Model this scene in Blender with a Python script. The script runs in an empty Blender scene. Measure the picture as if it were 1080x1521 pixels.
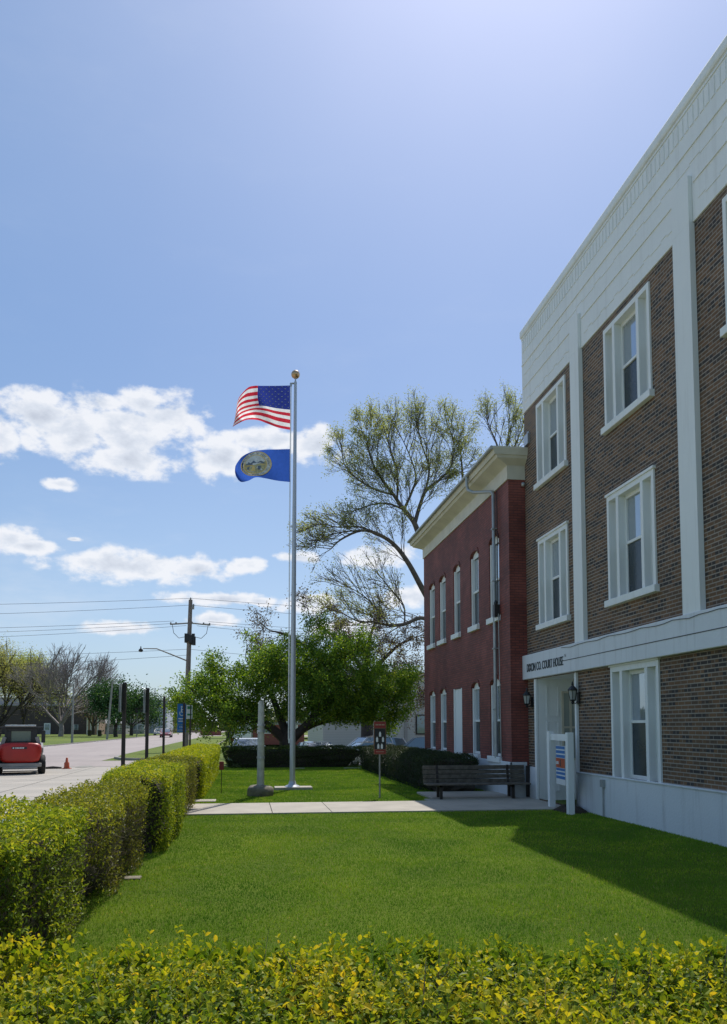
import bpy, bmesh, math, random
import numpy as np
from mathutils import Vector, Matrix
R_ = math.radians
scene = bpy.context.scene
COL = scene.collection
rnd = random.Random(7)

# ------------------------------------------------------------------ camera model (metres; +Y runs along the courthouse front)
FX, PX, PY, EYE = 1200., 540., 995., 1.75
TH, PS = R_(4.05), R_(8.28)
cF = Vector((math.sin(PS)*math.cos(TH), math.cos(PS)*math.cos(TH), math.sin(TH)))
cR = Vector((math.cos(PS), -math.sin(PS), 0))
cU = cR.cross(cF)
cam = bpy.data.cameras.new('camera'); co = bpy.data.objects.new('camera', cam); COL.objects.link(co)
cam.sensor_fit = 'HORIZONTAL'; cam.sensor_width = 36; cam.lens = 40
cam.shift_y = (PY-760.5)/1080; cam.clip_start = .05; cam.clip_end = 5000
m = Matrix((cR, cU, -cF)).transposed().to_4x4(); m.translation = (0, 0, EYE); co.matrix_world = m
scene.camera = co

def ray(x, y): return cF + cR*((x-PX)/FX) - cU*((y-PY)/FX)
def at(x, y, Y):            # world point seen at photo pixel x, y whose distance along +Y is Y
    d = ray(x, y); return Vector((0, 0, EYE)) + d*(Y/d.y)
def gr(x, y, z=0.):         # ground point
    d = ray(x, y); return Vector((0, 0, EYE)) + d*((z-EYE)/d.z)

# ------------------------------------------------------------------ tagging helpers
def tag(o, label=None, cat=None, group=None, kind=None):
    if label: o['label'] = label
    if cat: o['category'] = cat
    if group: o['group'] = group
    if kind: o['kind'] = kind
    return o
def empty(name, loc=(0, 0, 0), rz=0., label=None, cat=None, group=None):
    o = bpy.data.objects.new(name, None); COL.objects.link(o); o.location = loc; o.rotation_euler = (0, 0, rz)
    o.empty_display_size = .1
    return tag(o, label, cat, group)
def copy_tree(o, parent=None):
    c = o.copy(); COL.objects.link(c)
    if parent: c.parent = parent
    for ch in [k for k in COL.objects if k.parent == o]: copy_tree(ch, c)
    return c

# ------------------------------------------------------------------ mesh builder
class MB:
    def __init__(s): s.v = []; s.f = []; s.m = []; s.sm = []
    def add(s, vs, fs, mi=0, smooth=False):
        b = len(s.v); s.v += [tuple(p) for p in vs]
        for f in fs: s.f.append(tuple(b+i for i in f)); s.m.append(mi); s.sm.append(smooth)
    def box(s, x0, x1, y0, y1, z0, z1, mi=0):
        v = [(x, y, z) for z in (z0, z1) for y in (y0, y1) for x in (x0, x1)]
        s.add(v, [(0, 2, 3, 1), (4, 5, 7, 6), (0, 1, 5, 4), (2, 6, 7, 3), (0, 4, 6, 2), (1, 3, 7, 5)], mi)
    def obox(s, c, ax, ay, az, hx, hy, hz, mi=0):
        c = Vector(c); ax, ay, az = Vector(ax).normalized()*hx, Vector(ay).normalized()*hy, Vector(az).normalized()*hz
        v = [c+ax*i+ay*j+az*k for k in (-1, 1) for j in (-1, 1) for i in (-1, 1)]
        s.add(v, [(0, 2, 3, 1), (4, 5, 7, 6), (0, 1, 5, 4), (2, 6, 7, 3), (0, 4, 6, 2), (1, 3, 7, 5)], mi)
    def tube(s, pts, rad, n=10, mi=0, cap=True, smooth=True):
        pts = [Vector(p) for p in pts]; k = len(pts)
        if not hasattr(rad, '__len__'): rad = [rad]*k
        rings = []; u = None
        for i in range(k):
            d = (pts[min(i+1, k-1)]-pts[max(i-1, 0)]).normalized()
            if u is None: u = d.orthogonal().normalized()
            else:
                u = (u-d*u.dot(d))
                u = u.normalized() if u.length > 1e-5 else d.orthogonal().normalized()
            w = d.cross(u)
            rings += [pts[i]+(u*math.cos(a)+w*math.sin(a))*rad[i] for a in [2*math.pi*j/n for j in range(n)]]
        fs = []
        for i in range(k-1):
            for j in range(n): fs.append((i*n+j, i*n+(j+1) % n, (i+1)*n+(j+1) % n, (i+1)*n+j))
        s.add(rings, fs, mi, smooth)
        if cap:
            s.add(rings[:n], [tuple(range(n))[::-1]], mi); s.add(rings[-n:], [tuple(range(n))], mi)
    def lathe(s, c, prof, n=20, mi=0, smooth=True):   # prof: (r, z)
        c = Vector(c); v = []
        for r, z in prof: v += [c+Vector((r*math.cos(2*math.pi*j/n), r*math.sin(2*math.pi*j/n), z)) for j in range(n)]
        fs = []
        for i in range(len(prof)-1):
            for j in range(n): fs.append((i*n+j, i*n+(j+1) % n, (i+1)*n+(j+1) % n, (i+1)*n+j))
        s.add(v, fs, mi, smooth)
        s.add(v[-n:], [tuple(range(n))], mi); s.add(v[:n], [tuple(range(n))[::-1]], mi)
    def prism(s, poly, axis, a0, a1, mi=0):     # poly in the other two axes (2-D), extruded along axis index
        def mk(p, a):
            q = list(p); q.insert(axis, a); return tuple(q)
        n = len(poly); v = [mk(p, a0) for p in poly]+[mk(p, a1) for p in poly]
        fs = [tuple(range(n))[::-1], tuple(range(n, 2*n))]+[(i, (i+1) % n, n+(i+1) % n, n+i) for i in range(n)]
        s.add(v, fs, mi)
    def build(s, name, mats, parent=None, bevel=0., loc=None, fix=True):
        me = bpy.data.meshes.new(name); me.from_pydata(s.v, [], s.f)
        if not isinstance(mats, (list, tuple)): mats = [mats]
        for q in mats: me.materials.append(q)
        me.polygons.foreach_set('material_index', s.m); me.polygons.foreach_set('use_smooth', s.sm)
        if fix:
            bm = bmesh.new(); bm.from_mesh(me); bmesh.ops.recalc_face_normals(bm, faces=bm.faces); bm.to_mesh(me); bm.free()
        me.update()
        o = bpy.data.objects.new(name, me); COL.objects.link(o)
        if parent: o.parent = parent
        if loc: o.location = loc
        if bevel:
            b = o.modifiers.new('bevel', 'BEVEL'); b.width = bevel; b.segments = 2; b.limit_method = 'ANGLE'; b.angle_limit = R_(40)
        return o

def npmesh(name, V, n, mat, var=None, parent=None, smooth=False):
    """V: (N, n, 3) array of separate n-gons (n = 3 or 4) or, when given as list, (verts, faces)."""
    me = bpy.data.meshes.new(name)
    if isinstance(V, tuple): vs, fs = V; nv = len(vs); nf = len(fs); idx = fs.reshape(-1); n = fs.shape[1]
    else: nf = V.shape[0]; nv = nf*n; vs = V.reshape(-1, 3); idx = np.arange(nv)
    me.vertices.add(nv); me.vertices.foreach_set('co', vs.astype(np.float32).ravel())
    me.loops.add(nf*n); me.loops.foreach_set('vertex_index', idx.astype(np.int32))
    me.polygons.add(nf); me.polygons.foreach_set('loop_start', (np.arange(nf)*n).astype(np.int32))
    me.polygons.foreach_set('use_smooth', np.full(nf, smooth))
    if var is not None:
        a = me.attributes.new('var', 'FLOAT', 'POINT'); a.data.foreach_set('value', np.clip(var, 0, 1).astype(np.float32))
    me.materials.append(mat); me.update(); me.validate()
    o = bpy.data.objects.new(name, me); COL.objects.link(o)
    if parent: o.parent = parent
    return o

# ------------------------------------------------------------------ materials
def nt(name):
    mt = bpy.data.materials.new(name); mt.use_nodes = True; t = mt.node_tree
    return mt, t, t.nodes['Principled BSDF']
def mix(t, fac, a, b, mode='MIX'):
    n = t.nodes.new('ShaderNodeMix'); n.data_type = 'RGBA'; n.blend_type = mode
    for i, v in ((0, fac), (6, a), (7, b)):
        if hasattr(v, 'links'): t.links.new(v, n.inputs[i])
        else: n.inputs[i].default_value = v if i == 0 else (*v[:3], 1)
    return n.outputs[2]
def noise(t, scale, detail=4, vec=None, rough=.55, dist=0.):
    n = t.nodes.new('ShaderNodeTexNoise'); n.inputs['Scale'].default_value = scale; n.inputs['Detail'].default_value = detail
    n.inputs['Roughness'].default_value = rough; n.inputs['Distortion'].default_value = dist
    if vec is None:
        tc = t.nodes.get('TC') or t.nodes.new('ShaderNodeTexCoord'); tc.name = 'TC'; vec = tc.outputs['Object']
    t.links.new(vec, n.inputs['Vector']); return n.outputs[0]
def ramp(t, fac, stops):
    r = t.nodes.new('ShaderNodeValToRGB'); e = r.color_ramp.elements
    while len(e) < len(stops): e.new(.5)
    for i, (p, c) in enumerate(stops): e[i].position = p; e[i].color = (*c, 1) if hasattr(c, '__len__') else (c, c, c, 1)
    t.links.new(fac, r.inputs[0]); return r.outputs[0]
def bump(t, bs, h, strength=.3, dist=.02):
    b = t.nodes.new('ShaderNodeBump'); b.inputs['Strength'].default_value = strength; b.inputs['Distance'].default_value = dist
    t.links.new(h, b.inputs['Height']); t.links.new(b.outputs[0], bs.inputs['Normal'])
def mat(name, c, rough=.6, var=.25, scale=6., metal=0., bmp=0., bscale=60., spec=.5, c2=None, vscale=None):
    mt, t, b = nt(name); b.inputs['Roughness'].default_value = rough; b.inputs['Metallic'].default_value = metal
    b.inputs['Specular IOR Level'].default_value = spec
    c2 = c2 or tuple(x*(1-var) for x in c)
    n = noise(t, scale, 6)
    t.links.new(mix(t, ramp(t, n, [(.35, 0.), (.65, 1.)]), c, c2), b.inputs['Base Color'])
    if bmp: bump(t, b, noise(t, bscale, 3), bmp, .01)
    return mt
def leafmat(name, stops, trans=.35, rough=.5, spec=.3):
    mt, t, b = nt(name)
    a = t.nodes.new('ShaderNodeAttribute'); a.attribute_name = 'var'
    col = ramp(t, a.outputs['Fac'], stops)
    t.links.new(col, b.inputs['Base Color']); b.inputs['Roughness'].default_value = rough; b.inputs['Specular IOR Level'].default_value = spec
    tr = t.nodes.new('ShaderNodeBsdfTranslucent'); hs = mix(t, 1., col, (1.5, 1.35, .5), 'MULTIPLY'); t.links.new(hs, tr.inputs[0])
    mx = t.nodes.new('ShaderNodeMixShader'); mx.inputs[0].default_value = trans
    t.links.new(b.outputs[0], mx.inputs[1]); t.links.new(tr.outputs[0], mx.inputs[2])
    t.links.new(mx.outputs[0], t.nodes['Material Output'].inputs[0]); return mt
def brickmat(name, c1, c2, mortar, bw=.215, rh=.0677, ms=.009, dark=None, bstr=.5, rough=.85, amp=.5, eff=None, bedc=None):
    """bricks laid on any wall: horizontal coordinate = x + y (walls are axis aligned), vertical = z"""
    mt, t, b = nt(name)
    tc = t.nodes.new('ShaderNodeTexCoord'); tc.name = 'TC'
    sx = t.nodes.new('ShaderNodeSeparateXYZ'); t.links.new(tc.outputs['Object'], sx.inputs[0])
    ad = t.nodes.new('ShaderNodeMath'); t.links.new(sx.outputs[0], ad.inputs[0]); t.links.new(sx.outputs[1], ad.inputs[1])
    cb = t.nodes.new('ShaderNodeCombineXYZ'); t.links.new(ad.outputs[0], cb.inputs[0]); t.links.new(sx.outputs[2], cb.inputs[1])
    def bk(a, c, mo, bias=0., off=(0, 0)):
        k = t.nodes.new('ShaderNodeTexBrick'); k.inputs['Scale'].default_value = 1
        k.inputs['Brick Width'].default_value = bw; k.inputs['Row Height'].default_value = rh; k.inputs['Mortar Size'].default_value = ms
        k.inputs['Mortar Smooth'].default_value = .15; k.inputs['Bias'].default_value = bias
        k.inputs['Color1'].default_value = (*a, 1); k.inputs['Color2'].default_value = (*c, 1); k.inputs['Mortar'].default_value = (*mo, 1)
        v = cb.outputs[0]
        t.links.new(v, k.inputs['Vector']); return k
    k = bk(c1, c2, mortar)
    col = k.outputs['Color']
    # second, independent per-brick value: white noise on the brick's own cell
    fl = []
    dv = t.nodes.new('ShaderNodeMath'); dv.operation = 'DIVIDE'; t.links.new(sx.outputs[2], dv.inputs[0]); dv.inputs[1].default_value = rh
    fr = t.nodes.new('ShaderNodeMath'); fr.operation = 'FLOOR'; t.links.new(dv.outputs[0], fr.inputs[0])
    md = t.nodes.new('ShaderNodeMath'); md.operation = 'FLOORED_MODULO'; t.links.new(fr.outputs[0], md.inputs[0]); md.inputs[1].default_value = 2
    hx = t.nodes.new('ShaderNodeMath'); hx.operation = 'DIVIDE'; t.links.new(ad.outputs[0], hx.inputs[0]); hx.inputs[1].default_value = bw
    h2 = t.nodes.new('ShaderNodeMath'); h2.operation = 'MULTIPLY_ADD'; t.links.new(md.outputs[0], h2.inputs[0]); h2.inputs[1].default_value = -.5; t.links.new(hx.outputs[0], h2.inputs[2])
    f2 = t.nodes.new('ShaderNodeMath'); f2.operation = 'FLOOR'; t.links.new(h2.outputs[0], f2.inputs[0])
    c3 = t.nodes.new('ShaderNodeCombineXYZ'); t.links.new(f2.outputs[0], c3.inputs[0]); t.links.new(fr.outputs[0], c3.inputs[1])
    wn = t.nodes.new('ShaderNodeTexWhiteNoise'); wn.noise_dimensions = '2D'; t.links.new(c3.outputs[0], wn.inputs['Vector'])
    if dark:
        col2 = mix(t, ramp(t, wn.outputs['Value'], [(.66, 0.), (.80, 1.)]), col, dark)
        iv = t.nodes.new('ShaderNodeMath'); iv.operation = 'LESS_THAN'; t.links.new(k.outputs['Fac'], iv.inputs[0]); iv.inputs[1].default_value = .5
        col = mix(t, iv.outputs[0], col, col2)
    if eff:
        col = mix(t, ramp(t, noise(t, .55, 5), [(.5, 0.), (.72, .55)]), col, eff)
    fz = t.nodes.new('ShaderNodeMath'); fz.operation = 'FRACT'; t.links.new(dv.outputs[0], fz.inputs[0])
    bed = ramp(t, fz.outputs[0], [(0., 1.), (.13, 1.), (.17, 0.)]); col = mix(t, bed, col, bedc or mortar)
    n = noise(t, 1.1, 5); col = mix(t, amp, col, ramp(t, n, [(.3, .62), (.7, 1.25)]), 'MULTIPLY')
    t.links.new(col, b.inputs['Base Color']); b.inputs['Roughness'].default_value = rough
    iv2 = t.nodes.new('ShaderNodeMath'); iv2.operation = 'SUBTRACT'; iv2.inputs[0].default_value = 1; t.links.new(k.outputs['Fac'], iv2.inputs[1])
    bump(t, b, iv2.outputs[0], bstr, .006)
    return mt

M = {}
M['white'] = mat('white_paint', (.80, .82, .81), .55, .10, 1.3, bmp=.12, bscale=25)
M['cream'] = mat('cream_paint', (.66, .62, .50), .6, .15, 2., bmp=.1)
M['stucco'] = mat('white_stucco', (.62, .66, .70), .8, .13, .9, bmp=.35, bscale=40)
M['brick'] = brickmat('brown_brick', (.190, .100, .048), (.105, .066, .040), (.24, .20, .165), dark=(.045, .036, .033), bw=.195, ms=.0085, bedc=(.36, .315, .26))
def weather(name, c, grime, bmp, bsc, amt=.5):
    mt, t, b = nt(name); tc = t.nodes.new('ShaderNodeTexCoord'); tc.name = 'TC'
    mp = t.nodes.new('ShaderNodeMapping'); mp.inputs['Scale'].default_value = (3.5, 3.5, .28); t.links.new(tc.outputs['Object'], mp.inputs[0])
    streak = ramp(t, noise(t, 1.6, 7, mp.outputs[0], .7), [(.52, 0.), (.80, amt)])
    blot = ramp(t, noise(t, .7, 6, dist=.5), [(.40, 0.), (.75, amt*.7)])
    col = mix(t, blot, mix(t, streak, c, grime), tuple(x*.82 for x in c))
    t.links.new(col, b.inputs['Base Color']); b.inputs['Roughness'].default_value = .75
    sx = t.nodes.new('ShaderNodeSeparateXYZ'); t.links.new(tc.outputs['Object'], sx.inputs[0])
    bump(t, b, noise(t, bsc, 4), bmp, .012); return mt
M['white'] = weather('white_paint_masonry', (.80, .82, .81), (.46, .45, .42), .2, 22, .40)
M['stucco'] = weather('white_stucco_base', (.68, .71, .74), (.33, .33, .32), .45, 30, .55)
M['redbrick'] = brickmat('red_painted_brick', (.245, .060, .042), (.165, .040, .030), (.10, .034, .030), ms=.010, bstr=.8, amp=.8, rough=.7, eff=(.28, .090, .070))
M['schoolbrick'] = brickmat('dark_school_brick', (.085, .06, .055), (.065, .048, .046), (.09, .07, .065))
M['concrete'] = mat('walk_concrete', (.43, .39, .33), .9, .18, 1.6, bmp=.3, bscale=80)
M['apron'] = mat('street_concrete', (.37, .335, .29), .9, .16, .35, bmp=.2, bscale=30)
def pave(name, c, c2, c3, s1, stretch):
    mt, t, b = nt(name); tc = t.nodes.new('ShaderNodeTexCoord'); tc.name = 'TC'
    mp = t.nodes.new('ShaderNodeMapping'); mp.inputs['Scale'].default_value = stretch; t.links.new(tc.outputs['Object'], mp.inputs[0])
    col = mix(t, ramp(t, noise(t, s1, 6, mp.outputs[0], .65), [(.38, 0.), (.66, 1.)]), c, c2)
    col = mix(t, ramp(t, noise(t, 1.7, 8, None, .75, 1.), [(.60, 0.), (.74, .6)]), col, c3)
    vo = t.nodes.new('ShaderNodeTexVoronoi'); vo.feature = 'DISTANCE_TO_EDGE'; vo.inputs['Scale'].default_value = .22; t.links.new(tc.outputs['Object'], vo.inputs['Vector'])
    col = mix(t, ramp(t, vo.outputs['Distance'], [(.0, .75), (.006, 0.)]), col, tuple(x*.4 for x in c))
    t.links.new(col, b.inputs['Base Color']); b.inputs['Roughness'].default_value = .9; bump(t, b, noise(t, 35, 4), .25, .01); return mt
M['apron'] = pave('street_concrete', (.40, .36, .31), (.31, .285, .25), (.22, .205, .185), .5, (.35, 1.6, 1))
M['road'] = pave('pink_asphalt', (.345, .295, .275), (.29, .245, .23), (.20, .18, .17), .25, (1.5, .3, 1))
M['road_plain'] = mat('pink_asphalt', (.33, .265, .25), .92, .12, .25, bmp=.2, bscale=30)
M['lot'] = mat('lot_asphalt', (.20, .19, .18), .9, .2, .5)
M['kerb'] = mat('kerb_concrete', (.30, .28, .25), .9, .25, 2)
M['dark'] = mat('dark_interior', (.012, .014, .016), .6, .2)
M['seam'] = mat('dark_seam', (.10, .11, .115), .9, .2)
M['roof'] = mat('roof_grey', (.25, .25, .24), .8, .2)
M['metal'] = mat('galvanised_metal', (.42, .44, .46), .38, .12, 8, metal=.7)
M['alu'] = mat('brushed_aluminium', (.50, .52, .56), .48, .08, 12, metal=.5)
M['black'] = mat('black_metal', (.018, .019, .02), .45, .2)
M['post'] = mat('dark_brown_post', (.028, .019, .015), .6, .3)
M['wood'] = mat('weathered_wood', (.15, .13, .105), .85, .45, 9, bmp=.4)
M['pole'] = mat('utility_pole_wood', (.27, .22, .19), .9, .35, 3, bmp=.3)
M['greypole'] = mat('grey_pole', (.30, .29, .27), .7, .25, 3)
M['bark'] = mat('bark', (.15, .125, .11), .95, .45, 4, bmp=.6, bscale=25)
M['barkd'] = mat('dark_bark', (.075, .062, .055), .95, .4, 4, bmp=.6, bscale=25)
M['greybark'] = mat('grey_bark', (.32, .28, .275), .95, .3, 4)
M['twig'] = mat('dry_twig', (.24, .18, .13), .9, .4, 20)
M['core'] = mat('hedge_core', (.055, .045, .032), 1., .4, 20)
M['gold'] = mat('gold_ball', (.62, .40, .22), .28, .15, 8, metal=.85)
M['red'] = mat('red_machine_paint', (.42, .018, .012), .35, .15, 3)
M['orange'] = mat('orange_plastic', (.50, .09, .03), .5, .2)
M['grey'] = mat('grey_machine_paint', (.30, .29, .27), .5, .2)
M['tyre'] = mat('tyre_rubber', (.02, .02, .02), .85, .3)
M['blue'] = mat('sign_blue', (.03, .17, .47), .45, .1)
M['signwhite'] = mat('sign_white', (.72, .74, .74), .5, .06)
M['signback'] = mat('sign_back_metal', (.40, .42, .42), .45, .15, metal=.4)
M['green'] = mat('sign_green', (.03, .22, .08), .5, .1)
M['signred'] = mat('sign_red', (.25, .025, .02), .5, .15)
M['yellow'] = mat('yellow_line', (.55, .40, .07), .6, .2)
M['stone'] = mat('field_stone', (.24, .21, .16), .9, .4, 5, bmp=.7, bscale=18)
M['soil'] = mat('soil', (.05, .035, .025), 1., .4, 9, bmp=.8)
M['ink'] = mat('ink_black', (.03, .04, .045), .6, .05)
M['bricklow'] = mat('red_wall', (.22, .07, .055), .8, .25)
M['tan'] = mat('tan_siding', (.38, .25, .17), .8, .2)
M['paleblock'] = mat('pale_grey_block', (.46, .48, .54), .8, .1, .3)
M['beige'] = mat('beige_siding', (.36, .34, .31), .8, .2, .5)
M['paleroof'] = mat('pale_metal_roof', (.50, .46, .45), .6, .12, .2)
def glass(name, c=(.012, .018, .022), rough=.03):
    mt, t, b = nt(name); b.inputs['Base Color'].default_value = (*c, 1); b.inputs['Roughness'].default_value = rough
    b.inputs['IOR'].default_value = 1.6; b.inputs['Coat Weight'].default_value = .5; b.inputs['Coat Roughness'].default_value = .02
    bump(t, b, noise(t, 1.7, 2), .05, .02)
    return mt
M['glass'] = glass('window_glass', (.42, .47, .52), .02); M['glass'].node_tree.nodes['Principled BSDF'].inputs['Metallic'].default_value = .55; M['screen'] = mat('insect_screen', (.035, .05, .06), .25, .3, 3)
M['carglass'] = glass('car_glass', (.20, .25, .28), .04); M['carglass'].node_tree.nodes['Principled BSDF'].inputs['Metallic'].default_value = .4

def carpaint(name, c):
    mt, t, b = nt(name); b.inputs['Base Color'].default_value = (*c, 1); b.inputs['Metallic'].default_value = .35
    b.inputs['Roughness'].default_value = .35; b.inputs['Coat Weight'].default_value = 1; b.inputs['Coat Roughness'].default_value = .06
    t.links.new(mix(t, ramp(t, noise(t, 3, 4), [(.4, 0.), (.6, 1.)]), c, tuple(x*.93 for x in c)), b.inputs['Base Color']); return mt
def siding(name, c, c2, pitch=.2):
    mt, t, b = nt(name); w = t.nodes.new('ShaderNodeTexWave'); w.wave_type = 'BANDS'; w.bands_direction = 'Z'; w.wave_profile = 'SAW'
    w.inputs['Scale'].default_value = .314/pitch/1.; tc = t.nodes.new('ShaderNodeTexCoord'); t.links.new(tc.outputs['Object'], w.inputs[0]); tc.name = 'TC'
    t.links.new(mix(t, w.outputs['Fac'], c, c2), b.inputs['Base Color']); bump(t, b, w.outputs['Fac'], .4, .02); b.inputs['Roughness'].default_value = .7; return mt
M['siding'] = siding('pale_siding', (.50, .49, .44), (.44, .43, .39))

# grass
def grassmat(name, a, b_, c, s1=.5, s2=9):
    mt, t, b = nt(name)
    c1 = mix(t, ramp(t, noise(t, s1, 5, dist=.6), [(.36, 0.), (.64, 1.)]), a, b_)
    c2 = mix(t, ramp(t, noise(t, s2, 4), [(.55, 0.), (.75, .7)]), c1, c)
    t.links.new(c2, b.inputs['Base Color']); b.inputs['Roughness'].default_value = .95; b.inputs['Specular IOR Level'].default_value = .1
    bump(t, b, noise(t, 90, 4), .8, .03); return mt
M['lawn'] = grassmat('lawn_grass', (.115, .165, .014), (.075, .12, .012), (.16, .185, .03), .45, 14)
M['field'] = grassmat('field_grass', (.15, .19, .045), (.11, .15, .04), (.20, .19, .08), .06, 1.5)
def blademat():
    mt, t, b = nt('grass_blade')
    a = t.nodes.new('ShaderNodeAttribute'); a.attribute_name = 'var'
    tc = t.nodes.new('ShaderNodeTexCoord'); tc.name = 'TC'
    c0 = ramp(t, a.outputs['Fac'], [(0., (.125, .245, .016)), (.6, (.215, .365, .025)), (.9, (.33, .42, .05)), (1., (.50, .44, .15))])
    col = mix(t, 1., c0, ramp(t, noise(t, .65, 8, dist=1.0, rough=.68), [(.34, (.58, .74, .8)), (.50, (1., 1., 1.)), (.64, (1.55, 1.28, 1.2))]), 'MULTIPLY')
    t.links.new(col, b.inputs['Base Color']); b.inputs['Roughness'].default_value = .6; b.inputs['Specular IOR Level'].default_value = .15
    tr = t.nodes.new('ShaderNodeBsdfTranslucent'); t.links.new(col, tr.inputs[0])
    mx = t.nodes.new('ShaderNodeMixShader'); mx.inputs[0].default_value = .3
    t.links.new(b.outputs[0], mx.inputs[1]); t.links.new(tr.outputs[0], mx.inputs[2]); t.links.new(mx.outputs[0], t.nodes['Material Output'].inputs[0])
    return mt
M['blade'] = blademat()

# ------------------------------------------------------------------ ground (one sheet; the car lot beyond the back hedge lies half a metre lower)
def sst(a, b, x):
    k = min(1, max(0, (x-a)/(b-a))); return k*k*(3-2*k)
def gz(x, y): return -.55*sst(-3.0, 1.0, x)*sst(37., 41., y)
xs = sorted(set([-1500, -600, -250, -120, -60, -30, -20, -10, -6, -4]+[-3+i*.25 for i in range(17)]+[2, 4, 8, 12, 20, 40, 80, 200, 600, 1500]))
ys = sorted(set([-1500, -300, -60, -10, 0, 10, 20, 30, 36]+[37+i*.25 for i in range(17)]+[44, 55, 70, 100, 150, 250, 500, 1500, 3000]))
g = MB(); g.add([(x, y, gz(x, y)) for y in ys for x in xs], [(j*len(xs)+i, j*len(xs)+i+1, (j+1)*len(xs)+i+1, (j+1)*len(xs)+i) for j in range(len(ys)-1) for i in range(len(xs)-1)], smooth=True)
tag(g.build('ground', M['field'], fix=False), kind='structure')
def sheet(name, polys, mt, z, kind='structure'):
    b = MB()
    for p in polys: b.add([(x, y, z) for x, y in p], [tuple(range(len(p)))])
    o = b.build(name, mt); 
    for f in o.data.polygons:
        if f.normal.z < 0: f.flip()
    return tag(o, kind=kind)
def rect(x0, x1, y0, y1): return [(x0, y0), (x1, y0), (x1, y1), (x0, y1)]
sheet('lawn', [rect(-2.2, 8.2, 1.0, 16.5), rect(-2.2, 6.9, 18.6, 36.4)], M['lawn'], .004)
# the lawn fills in against the walls
walk = MB()
def slab(x0, x1, y0, y1, z=.035): walk.box(x0, x1, y0, y1, -.05, z)
xx = [-1.9, .55, 1.75, 4.25, 5.5, 6.9]
for a, b_ in zip(xx, xx[1:]): slab(a+.006, b_-.006, 16.45, 18.65 if b_ < 4.3 else 19.15)
slab(4.45, 6.55, 19.165, 20.9, .06)
tag(walk.build('footpath', M['concrete'], bevel=.008), kind='structure')
# street side
sheet('parking_apron', [rect(-60, -2.25, -12, 37.)], M['apron'], .004)
sheet('street', [rect(-60, -2.25, 37., 43.5), rect(-60, -7.4, 43.5, 52), rect(-17.6, -4.4-3.0, 52, 150), rect(-19, 40, 150, 172), rect(-19, -7.4, 172, 420)], M['road'], .006)
jt = MB()
for y in (12.5, 17, 21.5, 26, 30.5, 35): jt.add([(-60, y, .009), (-2.3, y, .009), (-2.3, y+.035, .009), (-60, y+.035, .009)], [(0, 1, 2, 3)])
for x in (-6.5, -11, -15.5, -20): jt.add([(x, -10, .0095), (x+.035, -10, .0095), (x+.035, 37, .0095), (x, 37, .0095)], [(0, 1, 2, 3)])
for y in (37., 43.4): jt.add([(-60, y, .0105), (-2.3, y, .0105), (-2.3, y+.22, .0105), (-60, y+.22, .0105)], [(0, 1, 2, 3)])
tag(jt.build('pavement_joints', M['kerb']), kind='structure')
# grass verge with rounded kerb nose
nose = [(-4.3, 43.6), (-5.6, 43.7), (-6.6, 44.6), (-7.15, 46.2), (-7.35, 48.5), (-7.35, 149.), (-2.6, 149.), (-2.6, 43.6)]
def ring_kerb(name, poly, z, w=.15):
    b = MB(); n = len(poly); c = Vector((sum(p[0] for p in poly)/n, sum(p[1] for p in poly)/n))
    b.add([(x, y, -.02) for x, y in poly]+[(x, y, z) for x, y in poly], [(i, (i+1) % n, n+(i+1) % n, n+i) for i in range(n)]+[tuple(range(n, 2*n))])
    return tag(b.build(name, M['kerb']), kind='structure')
ring_kerb('verge_kerb', nose, .12)
inner = [(-4.2, 43.8), (-5.5, 43.9), (-6.42, 44.75), (-6.95, 46.3), (-7.15, 48.6), (-7.15, 148.8), (-2.7, 148.8), (-2.7, 43.8)]
sheet('verge_grass', [inner], M['field'], .126)
b = MB(); b.box(-17.75, -17.6, 52, 150, -.02, .12); b.box(-60, -17.75, 52, 52.15, -.02, .12); tag(b.build('street_kerb', M['kerb']), kind='structure')
lotz = -.546
sheet('parking_lot', [rect(1.2, 40, 41.2, 64)], M['lot'], lotz)
# blue-and-white accessible bay paint on the apron
bay = MB(); bx, by = -4.55, 15.6
bay.add([(bx-1.2, by-.9, .012), (bx+.7, by-.9, .012), (bx+.7, by+.9, .012), (bx-1.2, by+.9, .012)], [(0, 1, 2, 3)], 0)
for (x0, x1, y0, y1) in ((-1.2, .7, -.9, -.78), (-1.2, .7, .78, .9), (-1.2, -1.08, -.78, .78), (.58, .7, -.78, .78), (-.5, -.38, -.3, .5), (-.38, .1, -.3, -.18), (-.02, .1, -.6, -.3), (-.38, 0, .1, .22)):
    bay.add([(bx+x0, by+y0, .016), (bx+x1, by+y0, .016), (bx+x1, by+y1, .016), (bx+x0, by+y1, .016)], [(0, 1, 2, 3)], 1)
tag(bay.build('bay_marking', [mat('paint_light_blue', (.22, .34, .55), .8, .3), mat('paint_white', (.62, .64, .66), .8, .2)], fix=False), kind='structure')
b = MB()
for i in range(7): b.add([(-17.3, 60+i*12, .013), (-17.18, 60+i*12, .013), (-17.18, 65+i*12, .013), (-17.3, 65+i*12, .013)], [(0, 1, 2, 3)])
tag(b.build('road_marking', M['signwhite']), kind='structure')

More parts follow.
